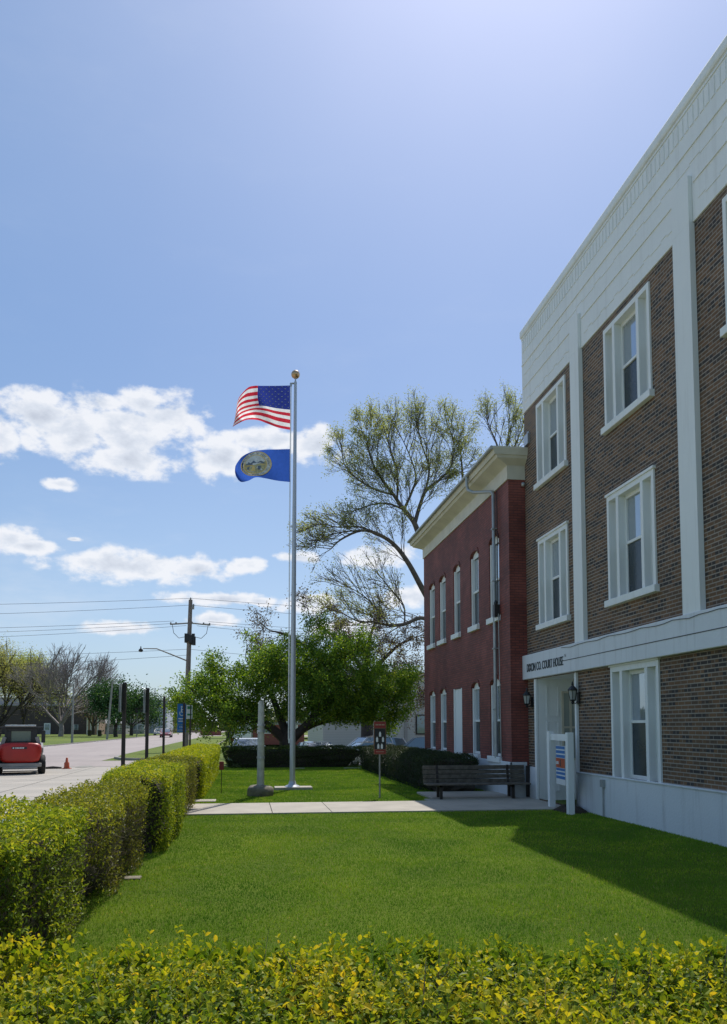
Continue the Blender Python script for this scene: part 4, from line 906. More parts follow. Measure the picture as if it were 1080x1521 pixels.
def poly_s(pts, mi, sg, e): b.add([on(Snb, sc-rs*x_, tc_-rt*y_, sg, e) for x_, y_ in pts], [tuple(range(len(pts)))], mi)
for sg in (1, -1):
    disc(.02, 1., 1, sg, .007); disc(.94, 1., 0, sg, .010); disc(.70, .75, 0, sg, .010); disc(.02, .70, 2, sg, .010)
    disc(.02, .70, 1, sg, .013, R_(20), R_(160), 20)
    poly_s([(-.66, .05), (-.4, .30), (-.25, .18), (-.05, .36), (.15, .16), (.4, .30), (.66, .05)], 3, sg, .017)
    poly_s([(-.6, -.02), (.6, -.02), (.62, .06), (-.62, .06)], 0, sg, .020)
    poly_s([(-.25, -.08), (.25, -.08), (.5, -.45), (-.1, -.62), (-.5, -.4)], 1, sg, .017)
    poly_s([(-.12, -.05), (.02, -.05), (.06, -.5), (-.2, -.5)], 0, sg, .020); poly_s([(.2, -.1), (.4, -.08), (.36, -.4), (.22, -.4)], 3, sg, .020)
    poly_s([(-.5, -.12), (-.3, -.1), (-.34, -.34), (-.5, -.3)], 3, sg, .020)
txt = 'GREAT SEAL OF THE STATE OF NEBRASKA * MARCH 1ST 1867 *'
G_C = {c_: glyph_mesh(c_) for c_ in set(txt) if c_ != ' '}
for sg in (1, -1):
    for i, c_ in enumerate(txt):
        if c_ == ' ': continue
        vs, fs = G_C[c_]; a = math.pi-2*math.pi*i/len(txt); xs_m = max(v[0] for v in vs)/2; P = []
        for v in vs:
            rr_ = .775+.14*v[1]/.7; aa = a-(v[0]-xs_m)*.16; P.append(on(Snb, sc-rs*rr_*math.cos(aa)*(-1)*(1), tc_-rt*rr_*math.sin(aa), sg, .012))
        b.add(P, fs, 4)
b.build('seal', [mat('seal_gold', (.80, .58, .20), .6, .2, 20), mat('seal_silver', (.75, .76, .72), .6, .25, 20), mat('seal_field', (.62, .55, .28), .6, .4, 25), mat('seal_blue_grey', (.16, .20, .26), .7, .3, 25), M['ink']], pn, fix=False)

# ------------------------------------------------------------------ things on the lawn
st = empty('marker_post', (.39, 20.9, 0), 0, 'stout weathered white post with metal bands set in a round stone', 'post')
b = MB(); b.tube([(0, 0, .22), (0, 0, 1.2), (0, 0, 2.30), (0, 0, 2.42)], [.095, .088, .076, .055], 14); b.build('post', mat('weathered_white', (.52, .52, .46), .8, .35, 5, bmp=.4), st)
b = MB()
for z in (.95, 1.62, 1.78): b.lathe((0, 0, z), [(.103, 0), (.103, .05)], 14)
b.build('band', M['metal'], st)
b = MB(); rr2 = random.Random(4); prof_ = [(.33, 0), (.36, .12), (.34, .22), (.26, .27), (.10, .28)]
b.lathe((0, 0, 0), prof_, 14)
b.v = [(x*(1+.12*rr2.uniform(-1, 1)), y*(1+.12*rr2.uniform(-1, 1)), z*(1+.1*rr2.uniform(-1, 1))) for x, y, z in b.v]; so = b.build('stone', M['stone'], st)
sb = so.modifiers.new('s', 'SUBSURF'); sb.levels = sb.render_levels = 2

sg_ = empty('memorial_sign', (3.28, 19.76, 0), R_(4), 'small black sign with red header and five white figures on a thin grey post', 'sign')
b = MB(); b.tube([(0, 0, -.05), (0, 0, 1.15)], .022, 10); b.box(-.03, .03, -.01, .01, 1.1, 1.8); b.build('post', M['greypole'], sg_)
b = MB(); b.box(-.155, .155, -.035, -.015, 1.08, 1.89, 0); b.box(-.14, .14, -.038, -.0345, 1.73, 1.875, 1); b.box(-.14, .14, -.038, -.0345, 1.095, 1.19, 1)
b.box(-.14, .14, -.0385, -.0345, 1.205, 1.715, 2)
for (x_, z_) in ((0, 1.58), (-.075, 1.45), (.075, 1.45), (-.045, 1.285), (.045, 1.285)):
    b.add([(x_+px_*.026, -.0395, z_+pz_*.065) for px_, pz_ in ((-1, -1), (1, -1), (1, .35), (.45, .7), (0, 1), (-.45, .7), (-1, .35))], [tuple(range(7))], 3)
b.build('panel', [mat('sign_frame_orange', (.25, .12, .06), .5), M['signred'], M['black'], M['signwhite']], sg_)
b = MB()
for (x_, w_) in ((-.115, .07), (-.035, .06), (.04, .075)): b.box(x_, x_+w_, -.0400, -.0386, 1.79, 1.825)
b.box(-.10, .10, -.0400, -.0386, 1.135, 1.15); b.build('header_marks', M['tan'], sg_)

bn = empty('park_bench', (5.55, 19.08, .035), 0, 'long dark weathered slatted bench in the shade before the evergreen hedge', 'bench')
b = MB()
for i in range(4): z = .36+i*.108; b.box(-1.28, 1.28, .20+.02*i, .235+.02*i, z, z+.095)
b.build('backrest', M['wood'], bn, bevel=.006)
b = MB()
for i in range(4): b.box(-1.28, 1.28, -.24+i*.11, -.14+i*.11, .33, .365)
b.build('seat', M['wood'], bn, bevel=.006)
for x_ in (-.93, .85):
    b = MB(); b.box(x_-.03, x_+.03, -.2, -.14, -.03, .33); b.box(x_-.03, x_+.03, .12, .18, -.03, .33); b.box(x_-.03, x_+.03, -.2, .2, .28, .329); b.obox((x_, .24, .55), (1, 0, 0), (0, 1, -.18), (0, .18, 1), .03, .02, .24); b.build('leg', M['post'], bn)
b = MB(); b.obox((6.95, 19.28, .42), (1, 0, .02), (0, 1, .05), (-.02, -.05, 1), .09, .02, .38); tag(b.build('wooden_board', mat('dark_board', (.03, .024, .022), .8, .3)), 'dark narrow wooden board leaning upright beside the entrance', 'board')

ws = empty('notice_frame', (6.53, 16.2, 0), 0, 'white wooden two-post frame holding a blue and red striped notice by the entrance', 'sign')
b = MB(); b.box(-.02, .11, .62, .74, -.05, 1.66); b.build('post', M['white'], ws, bevel=.006)
b = MB(); b.box(-.14, -.01, -.70, -.58, -.05, 1.64); b.build('post', M['white'], ws, bevel=.006)
b = MB(); b.obox((-.015, .02, 1.535), (.1, 1, 0), (1, -.1, 0), (0, 0, 1), .66, .02, .07); b.build('rail', M['white'], ws, bevel=.004)
nb_ = [M['signwhite'], M['blue'], M['orange'], M['ink']]
b = MB(); 
def npanel(y0, y1, z0, z1, e, mi): b.obox((.01+.0*e, (y0+y1)/2, (z0+z1)/2), (.1, 1, 0), (1, -.1, 0), (0, 0, 1), (y1-y0)/2, .012+e, (z1-z0)/2, mi)
npanel(-.30, .36, .55, 1.36, 0, 0)
for (za, zb) in ((1.29, 1.35), (1.20, 1.26), (1.11, 1.17), (.84, .89), (.76, .81), (.67, .73)): npanel(-.29, .35, za, zb, .002, 1)
npanel(-.29, .35, .90, 1.10, .003, 2); npanel(-.01, .06, .93, 1.07, .005, 3)
for (ya, yb) in ((-.24, -.18), (.14, .2), (.24, .29)): npanel(ya, yb, .97, 1.03, .005, 0)
b.build('notice', nb_, ws)
rr2 = random.Random(9)
b = MB(); b.lathe((0, 0, 0), [(.62, -.02), (.5, .06), (.3, .11), (.02, .13)], 16); b.v = [(x*.5*(1+.15*rr2.uniform(-1, 1)), y*(1+.15*rr2.uniform(-1, 1)), z*(1+.3*rr2.uniform(-1, 1))) for x, y, z in b.v]
o = b.build('planting_mound', M['soil'], loc=(6.68, 16.1, 0)); tag(o, 'low dark mound of soil at the foot of the white notice frame', 'mound')
b = MB(); b.obox((0, 0, .44), (0, 1, 0), (1, 0, .1), (-.1, 0, 1), .10, .025, .40); b.obox((.06, .12, .30), (0, 1, 0), (1, 0, .1), (-.1, 0, 1), .05, .03, .28); o = b.build('dark_planter_stake', M['post'], loc=(6.8, 16.35, .05)); tag(o, 'dark upright boards standing behind the white notice frame', 'board')

s = empty('marker_stake', (-.62, 21.8, 0), 0, 'thin stake with a small dark red tag on the lawn beside the street hedge', 'stake')
b = MB(); b.tube([(0, 0, -.02), (0, 0, .70)], .009, 6); b.build('stake', M['post'], s)
b = MB(); b.box(-.06, .06, -.012, .012, .62, .84); b.build('tag', M['signred'], s, bevel=.004)
def paver(p, sx, sy, label, m_='concrete'):
    b = MB(); b.box(-sx, sx, -sy, sy, -.03, .025); o = b.build('paving_stone', M[m_], bevel=.01, loc=tuple(p)); tag(o, label, 'paver', 'loose paving stones in the grass')
paver((-1.0, 19.6, 0), .32, .28, 'flat pale paving stone in the grass just beyond the left end of the footpath')
paver(gr(196, 1306), .10, .09, 'small dull paving stone in the grass at the foot of the brownish bush', 'stone')
paver((2.2, 34.3, 0), .3, .15, 'pale flat stone lying before the dark back hedge left of centre')
paver((4.5, 34.2, 0), .35, .15, 'pale flat stone lying where the back hedge meets the evergreen hedge')

# ------------------------------------------------------------------ sign posts beyond the street hedge
def sign_post(Y, X, h, label, w=.06, kind=None):
    root = empty('sign_post', (X, Y, 0), 0, label, 'sign post', 'dark sign posts in a row behind the street hedge')
    b = MB(); b.box(-w/2, w/2, -w/2, w/2, -.05, h); b.build('post', M['post'], root, bevel=.004)
    if kind in ('side', 'side2'):
        b = MB(); b.box(-w/2-.012, -w/2-.002, -.16, .16, h-.50, h-.03); b.obox((-w/2-.022, 0, h-.27), (.06, 1, 0), (1, -.06, 0), (0, 0, 1), .15, .004, .23); b.build('sign_panel', M['signback'], root)
        if kind == 'side2':
            b = MB()
            for z_ in (.12, .2, .28, .36): b.obox((-w/2-.028, 0, h-z_), (.06, 1, 0), (1, -.06, 0), (0, 0, 1), .10, .0015, .012)
            b.build('sign_lines', M['ink'], root)
    if kind == 'blue':
        b = MB(); ax = (.85, .55, 0); ay = (-.55, .85, 0); cxn = (-.07, -.045)
        b.obox((cxn[0], cxn[1], h-.36), ax, ay, (0, 0, 1), .15, .004, .33, 0)
        b.obox((cxn[0], cxn[1], h-.82), ax, ay, (0, 0, 1), .15, .004, .12, 0); b.build('sign_panel', M['blue'], root)
        b = MB(); A = Vector(ax).normalized(); N = Vector((.55, -.85, 0)).normalized()*.006
        def q_(x0, x1, z0, z1):
            c = Vector((cxn[0], cxn[1], h)); b.add([c+N+A*x0+Vector((0, 0, z0)), c+N+A*x1+Vector((0, 0, z0)), c+N+A*x1+Vector((0, 0, z1)), c+N+A*x0+Vector((0, 0, z1))], [(0, 1, 2, 3)])
        q_(-.03, .0, -.30, -.16); q_(-.035, .015, -.15, -.10); q_(.0, .07, -.31, -.28); q_(.05, .08, -.40, -.31); q_(0, .05, -.23, -.205)
        for i in range(12):
            a = R_(150+i*20); q_(-.0+.075*math.cos(a)-.012, .075*math.cos(a)+.012, -.33+.075*math.sin(a)-.012, -.33+.075*math.sin(a)+.012)
        q_(-.12, .12, -.52, -.49); q_(-.12, .12, -.60, -.57); b.build('symbol', M['signwhite'], root)
        b = PB(); 
        c = Vector((X+cxn[0], Y+cxn[1], h))+N
        put_text(b, 'VAN', c+A*-.09+Vector((0, 0, -.80)), A, Vector((0, 0, 1)), .18, .06); put_text(b, 'ACCESSIBLE', c+A*-.13+Vector((0, 0, -.90)), A, Vector((0, 0, 1)), .26, .05)
        b.build('lettering', M['signwhite'], root, fix=False)
    if kind == 'white':
        b = MB(); b.obox((-.03, -.045, h-.25), (.7, .7, 0), (-.7, .7, 0), (0, 0, 1), .13, .004, .24, 0); b.obox((-.027, -.050, h-.10), (.7, .7, 0), (-.7, .7, 0), (0, 0, 1), .10, .002, .05, 1); b.obox((-.027, -.050, h-.34), (.7, .7, 0), (-.7, .7, 0), (0, 0, 1), .10, .002, .03, 1); b.build('sign_panel', [M['signwhite'], M['green']], root)
sign_post(14, -2.02, 2.50, 'nearest and tallest dark sign post, a pale edge-on panel at its top', kind='side')
sign_post(16.4, -1.92, 2.52, 'second dark sign post with a pale lined panel turned to the street', kind='side2')
sign_post(20.3, -1.98, 2.50, 'plain dark post without a panel, third in the row behind the hedge', w=.055)
sign_post(26.4, -1.95, 2.52, 'dark post carrying the blue wheelchair parking signs', w=.07, kind='blue')
sign_post(28.6, -1.90, 2.52, 'slim dark post with a narrow white and green sign, last in the row', w=.06, kind='white')

# ------------------------------------------------------------------ utility pole, wires, street lamps
def upole(x, y, h, label, lamp=True, lean=.2):
    root = empty('utility_pole', (x, y, 0), 0, label, 'utility pole', 'wooden utility poles')
    b = MB(); b.tube([(0, 0, -.2), (lean*.5, 0, h*.5), (lean, 0, h)], [.20, .17, .13], 10); b.build('pole', M['pole'], root)
    b = MB(); L = lean
    b.tube([(L-1.35, 0, h-1.72), (L+.02, .0, h-1.60)], .05, 6); b.tube([(L, 0, h-1.6), (L+1.35, 0, h-1.72)], .05, 6)
    for dx in (-1.3, -.95, .12, .9, 1.3): b.lathe((L+dx, 0, h-1.66-.06*abs(dx)), [(.03, 0), (.07, .04), (.04, .09), (.06, .13), (.02, .17)], 8)
    b.box(L+.02, L+.25, -.1, .1, h-.65, h-.45); b.lathe((L+.2, 0, h-.45), [(.05, 0), (.08, .08), (.03, .16)], 8); b.lathe((L, 0, h), [(.03, 0), (.06, .06), (.02, .16)], 8); b.build('crossarm', M['greypole'], root)
    b = MB(); rq = random.Random(2)
    for k in range(9):
        a = k*.7; b.box(L+.28*math.cos(a)-.1, L+.28*math.cos(a)+.1, .22*math.sin(a)-.1, .22*math.sin(a)+.1, h-2.65-rq.random()*.5, h-2.3-rq.random()*.25)
    for s_ in (1, -1): b.tube([(L+s_*1.2, 0, h-1.75), (L+s_*1.1, 0, h-2.3), (L+s_*.75, 0, h-2.65), (L+s_*.3, 0, h-2.55)], .02, 5)
    b.build('cutout_cluster', M['black'], root)
    if lamp:
        b = MB(); b.tube([(L*.8, 0, 6.2), (-.9, .0, 6.62), (-2.0, 0, 7.05), (-2.9, 0, 7.05)], [.05, .045, .04, .03], 8); lo = b.build('lamp_arm', M['greypole'], root)
        b = MB(); b.lathe((-3.05, 0, 6.86), [(.10, -.04), (.16, .03), (.12, .14), (.04, .2), (.03, .34)], 12); b.build('lamp_head', M['black'], root)
    return root
upole(-4.02, 56, 10.45, 'wooden utility pole with street lamp arm and black cutouts, rising behind the green tree')
upole(-58, 63, 10.2, 'wooden utility pole further along the wires to the left', lamp=False)
upole(48, 60, 10.2, 'wooden utility pole further along the wires to the right, behind the buildings', lamp=False)
def wire(name, a, c, sag, label, rad=.013):
    a, c = Vector(a), Vector(c); b = MB(); b.tube([a.lerp(c, i/24)-Vector((0, 0, sag*4*(i/24)*(1-i/24))) for i in range(25)], rad, 4); tag(b.build(name, M['black']), label, 'wire', 'overhead power wires')
top = 10.45
for lv, zz, dy, sag, lb in ((0, top+.1, 0, .5, 'topmost'), (1, top-.35, .12, .75, 'second highest'), (2, top-1.50, -.1, .6, 'upper middle'), (3, top-1.60, .15, .8, 'lower middle'), (4, top-1.75, .3, 1.0, 'third middle')):
    xo_ = -3.8+(0 if lv < 2 else -1.1+.4*(lv-2))
    wire('power_wire', (xo_, 56+dy, zz), (-58, 63+dy, zz-.35), sag, '%s overhead wire running left from the utility pole' % lb)
    wire('power_wire', (-3.8+(0 if lv < 2 else 1.2-.4*(lv-2)), 56+dy, zz), (48, 60+dy, zz-.5), sag*.9, '%s overhead wire running right from the utility pole' % lb)
wire('power_wire', (-3.9, 56, 7.05), (-58, 63, 7.4), .8, 'single thick wire running left below the lamp arm level')
wire('power_wire', (-3.9, 56, 6.65), (-58, 63, 6.9), 1.1, 'lowest wire running left just above the far rooftops')
wire('power_wire', (-3.9, 56, 7.05), (48, 60, 6.6), 1.0, 'single lower wire running right into the tree')

def street_lamp(px, pyb, Y, h, arm, label, wood=False):
    p = at(px, pyb, Y); root = empty('street_lamp', (p.x, Y, 0), 0, label, 'street lamp', 'street lamps and poles across the street')
    b = MB(); b.tube([(0, 0, -.1), (0, 0, h)], [.14, .08], 8); b.build('pole', M['greypole'] if not wood else M['pole'], root)
    if arm:
        b = MB(); b.tube([(0, 0, h-.8), (arm*.5, 0, h-.1), (arm, 0, h)], .05, 6); b.build('arm', M['metal'], root)
        b = MB(); b.box(min(arm, arm*1.35), max(arm, arm*1.35), -.15, .15, h-.12, h+.08); b.build('lamp_head', M['signback'], root, bevel=.04)
street_lamp(107, 1102, 92, 6.5, 0, 'plain grey pole on the grass in front of the bare tree')
def lean_pole():
    root = empty('leaning_pole', (at(159, 1092, 120).x, 120, 0), 0, 'leaning bare wooden pole in front of the dark green tree', 'pole')
    b = MB(); b.tube([(0, 0, -.1), (.6, 0, 8.4)], [.17, .12], 8); b.build('pole', M['greypole'], root)
lean_pole()
street_lamp(216, 1091, 150, 9.3, -3.2, 'tall grey street lamp whose arm shows above the nearest sign post')
street_lamp(229, 1090, 190, 10.7, 3.0, 'grey street lamp far down the street with its arm to the right')
tl = empty('traffic_light', (at(203, 1092, 150).x, 150, 0), 0, 'small black traffic light on a thin pole across the street', 'traffic light')
b = MB(); b.tube([(0, 0, 0), (0, 0, 5.2)], .08, 6); b.build('pole', M['greypole'], tl)
b = MB(); b.box(.5, .95, -.2, .2, 4.5, 5.7); b.box(-.3, .2, -.2, .2, 4.3, 5.2); b.box(-.1, .7, -.04, .04, 5.0, 5.1); b.build('signal_head', M['black'], tl)

# ------------------------------------------------------------------ far buildings
def wbox(root, name, x0, x1, y0, y1, z0, z1, mt, **k): b = PB(); b.box(x0, x1, y0, y1, z0, z1); return b.build(name, mt, root, **k)
def X_(px, Y): return at(px, 1090, Y).x
Y = 205; xa, xb = X_(-60, Y), X_(128, Y); sc = empty('school_building', ((xa+xb)/2, Y, 0), 0, 'long low dark brick building across the street behind the bare trees', 'building')
wbox(sc, 'wall', xa, xb, Y, Y+25, -.5, 6.8, M['schoolbrick']); wbox(sc, 'roof', xa+2, xb-1.5, Y+6, Y+26, 6.8, 9.1, M['paleroof']); wbox(sc, 'coping', xa-.1, xb+.1, Y-.12, Y+.2, 6.8, 7.0, M['roof'])
dx_ = X_(70, Y); dr = wbox(sc, 'door_frame', dx_-.75, dx_+.75, Y-.12, Y-.01, 0, 2.7, M['signwhite']); wbox(dr, 'pane', dx_-.5, dx_+.5, Y-.16, Y-.125, 1.1, 2.4, M['carglass'])
for px_ in (46, 112, 20): x_ = X_(px_, Y); w_ = wbox(sc, 'window', x_-.7, x_+.7, Y-.1, Y-.01, 1.0, 2.4, M['grey']); wbox(w_, 'pane', x_-.6, x_+.6, Y-.13, Y-.105, 1.1, 2.3, M['carglass'])
Y = 190; xa, xb = X_(128, Y), X_(146, Y); s = empty('small_porch_house', (xa, Y, 0), 0, 'small tan building with white porch columns beside the dark brick building', 'building')
wbox(s, 'wall', xa, xb, Y+1.2, Y+9, 0, 4, M['tan']); wbox(s, 'roof', xa-.3, xb+.3, Y-.3, Y+9.3, 4, 4.4, M['tan'])
for k in range(4): x_ = xa+.2+k*(xb-xa-.4)/3; wbox(s, 'column', x_-.15, x_+.15, Y, Y+.3, 0, 4, M['signwhite'])
def shed(px0, px1, Y, h, mt, rf, label, wins=2, name='low_building', dep=14, ridge=0):
    xa, xb = X_(px0, Y), X_(px1, Y); s = empty(name, ((xa+xb)/2, Y, 0), 0, label, 'building'); wbox(s, 'wall', xa, xb, Y, Y+dep, -.3, h, mt)
    b = PB()
    if ridge: b.prism([(Y-.4, h), (Y+dep/2, h+ridge), (Y+dep+.4, h)], 0, xa-.3, xb+.3)
    else: b.box(xa-.15, xb+.15, Y-.15, Y+dep+.1, h, h+.25)
    b.build('roof', rf, s)
    for k in range(wins):
        x_ = xa+(xb-xa)*(k+.5)/wins; w_ = wbox(s, 'window', x_-.8, x_+.8, Y-.08, Y-.005, 1.0, 2.4, M['signwhite']); wbox(w_, 'pane', x_-.65, x_+.65, Y-.11, Y-.083, 1.1, 2.3, M['carglass'])
    return s
shed(146, 182, 200, 2.6, M['beige'], M['roof'], 'low beige house behind the dark green trees', 2, ridge=1.6)
shed(182, 214, 215, 3.6, M['beige'], M['paleroof'], 'low pale building between the dark green tree and the grey block', 3)
shed(213, 247, 230, 9.0, M['paleblock'], M['roof'], 'plain tall pale grey block at the end of the street', 0, dep=20)
shed(247, 300, 260, 3.6, M['tan'], M['bricklow'], 'long low tan building far behind the third sign post', 4)
shed(372, 452, 95, 2.0, M['bricklow'], M['roof'], 'low red brick building seen under the spreading tree', 2)
wd = shed(480, 760, 64, 5.9, M['siding'], M['roof'], 'pale sided building behind the parked cars', 0, dep=16, name='pale_building')
x_ = X_(631, 64); w_ = wbox(wd, 'window', x_-.75, x_+.75, 63.9, 63.99, 1.15, 2.75, M['post']); wbox(w_, 'pane', x_-.65, x_+.65, 63.86, 63.895, 1.25, 2.65, M['carglass'])
x_ = X_(603, 64); wbox(wd, 'corner_board', x_-.10, x_+.10, 63.9, 63.99, -.5, 5.7, M['beige'])
sg2 = empty('roadside_sign', (X_(358, 88), 88, 0), 0, 'white and red box sign on two posts seen under the left side of the tree', 'sign')
b = MB(); b.box(-1.1, 1.1, -.15, .15, .6, 2.4); b.build('panel', M['signwhite'], sg2, bevel=.03); b = MB(); b.box(-1.0, 1.0, -.2, .2, -.3, .58); b.build('red_base', M['red'], sg2)
b = MB(); b.box(-1.25, -1.13, -.1, .1, -.3, 2.6); b.box(1.13, 1.25, -.1, .1, -.3, 2.6); b.build('frame', M['greypole'], sg2)
b = MB(); b.box(X_(297, 170), X_(328, 170), 172, 172.6, 0, .9); tag(b.build('low_wall', M['bricklow']), 'low pinkish wall at the far side of the street junction', 'wall')
for (px_, Yb, lb) in ((133, 165, 'dark bin beside the tan porch building'), (148, 160, 'dark litter bin left of the leaning pole')):
    b = MB(); b.lathe((0, 0, 0), [(.35, 0), (.4, 1.0), (.42, 1.02), (.3, 1.2)], 10); o = b.build('litter_bin', M['black'], loc=(X_(px_, Yb), Yb, 0)); tag(o, lb, 'bin')

# ------------------------------------------------------------------ vehicles
def car(name, loc, rz, paint, label, kind='sedan', group='cars parked beyond the back hedge', fine=True):
    root = empty(name, loc, rz, label, 'car', group)
    if kind == 'sedan': Lh, W, prof_, cab = 2.3, .88, [(-2.3, .35), (-2.32, .62), (-2.2, .86), (-1.4, .93), (1.0, .95), (2.0, .78), (2.28, .62), (2.3, .32)], [(-1.85, .92), (-1.15, 1.40), (-.2, 1.47), (.45, 1.42), (1.25, .94)]
    else: Lh, W, prof_, cab = 2.3, .93, [(-2.3, .4), (-2.34, .75), (-2.26, 1.02), (-1.4, 1.06), (1.0, 1.08), (2.0, .96), (2.28, .78), (2.3, .38)], [(-2.2, 1.04), (-1.85, 1.62), (-.4, 1.75), (.5, 1.66), (1.2, 1.07)]
    def side(b, P, w0, w1, z0, z1, mi=0):   # prism along y with tumblehome
        n = len(P); f = lambda z: w0+(w1-w0)*min(1, max(0, (z-z0)/(z1-z0)))
        vs = [(x, -f(z), z) for x, z in P]+[(x, f(z), z) for x, z in P]
        b.add(vs, [tuple(range(n))[::-1], tuple(range(n, 2*n))]+[(i, (i+1) % n, n+(i+1) % n, n+i) for i in range(n)], mi)
    b = MB(); side(b, prof_, W*.97, W, .3, .9); b.build('body', paint, root, bevel=.07)
    zt = max(z for _, z in cab); b = MB(); side(b, cab, W*.93, W*.72, cab[0][1], zt); b.build('windows', M['carglass'], root, bevel=.03)
    b = MB(); f = lambda z: W*.935+(W*.725-W*.935)*((z-cab[0][1])/(zt-cab[0][1]))
    k = cab[1:-1]; top_ = [(k[0][0]+.02, k[0][1]+.012), (k[1][0], k[1][1]+.02), (k[2][0]-.02, k[2][1]+.012)]
    n = 3; vs = [(x, -W*.73, z) for x, z in top_]+[(x, W*.73, z) for x, z in top_]+[(x, -W*.73, z-.07) for x, z in top_]+[(x, W*.73, z-.07) for x, z in top_]
    b.add(vs, [(0, 1, 4, 3), (1, 2, 5, 4), (6, 7, 1, 0), (7, 8, 2, 1), (3, 4, 10, 9), (4, 5, 11, 10)])
    for s_ in (-1, 1):
        for (p, q) in ((cab[0], cab[1]), (cab[4], cab[3]), ((cab[2][0]-.05, cab[0][1]), (cab[2][0]-.02, cab[2][1])), ((-1.2, cab[0][1]), (-1.05, cab[1][1]+.02))):
            b.tube([(p[0], s_*(f(p[1])-.01), p[1]), (q[0], s_*(f(q[1])-.01), q[1])], .04, 6)
    b.build('roof', paint, root)
    for x_ in (-1.42, 1.42):
        for s_ in (-1, 1):
            b = MB(); b.tube([(x_, s_*(W-.2), .33), (x_, s_*(W+.01), .33)], .33, 18); w_ = b.build('wheel', M['tyre'], root); b = MB(); b.tube([(x_, s_*(W+.012), .33), (x_, s_*(W+.03), .33)], .2, 12); b.build('rim', M['metal'], w_)
    for s_ in (-1, 1):
        b = MB(); b.box(2.14, 2.29, s_*W*.72-.16, s_*W*.72+.16, .60, .74); b.build('headlight', M['signwhite'], root, bevel=.03)
        b = MB(); b.box(-2.35, -2.2, s_*W*.75-.13, s_*W*.75+.13, .68, .86); b.build('tail_light', M['red'], root, bevel=.02)
        b = MB(); b.box(.75, .95, s_*(W+.09)-.09, s_*(W+.09)+.09, .95, 1.08); b.build('mirror', paint, root, bevel=.03)
    return root
silver, teal, wht, ltb, blu = carpaint('silver_paint', (.62, .63, .64)), carpaint('teal_paint', (.05, .10, .12)), carpaint('white_paint_car', (.66, .68, .68)), carpaint('light_blue_paint', (.33, .42, .48)), carpaint('blue_grey_paint', (.18, .24, .32))
L_ = lotz
car('parked_car', (at(367, 1108, 46).x, 46, -.35), R_(-94), ltb, 'pale blue car at the left, seen over the back hedge beside the banded post')
car('parked_car', (at(470, 1108, 44.5).x, 44.5, L_+.02), R_(-80), teal, 'dark teal car with sunlit windscreen beside the tree trunk')
car('parked_car', (at(550, 1108, 48.5).x, 48.5, L_), R_(196), silver, 'silver sport utility vehicle behind the memorial sign', 'suv')
car('parked_car', (at(545, 1108, 45).x, 45.0, L_), R_(190), wht, 'white car in front of the silver sport utility vehicle')
car('parked_car', (at(628, 1108, 46.5).x, 46.5, L_), R_(170), blu, 'blue-grey sport utility vehicle partly hidden by the red building', 'suv')
car('distant_car', (X_(247, 140), 140, 0), R_(-90), carpaint('maroon_paint', (.20, .02, .02)), 'small dark red car far down the street', group='cars far down the street')
car('distant_car', (X_(236, 175), 175, 0), R_(-90), carpaint('white_far_paint', (.5, .5, .5)), 'small white car far down the street left of the dark red one', group='cars far down the street')

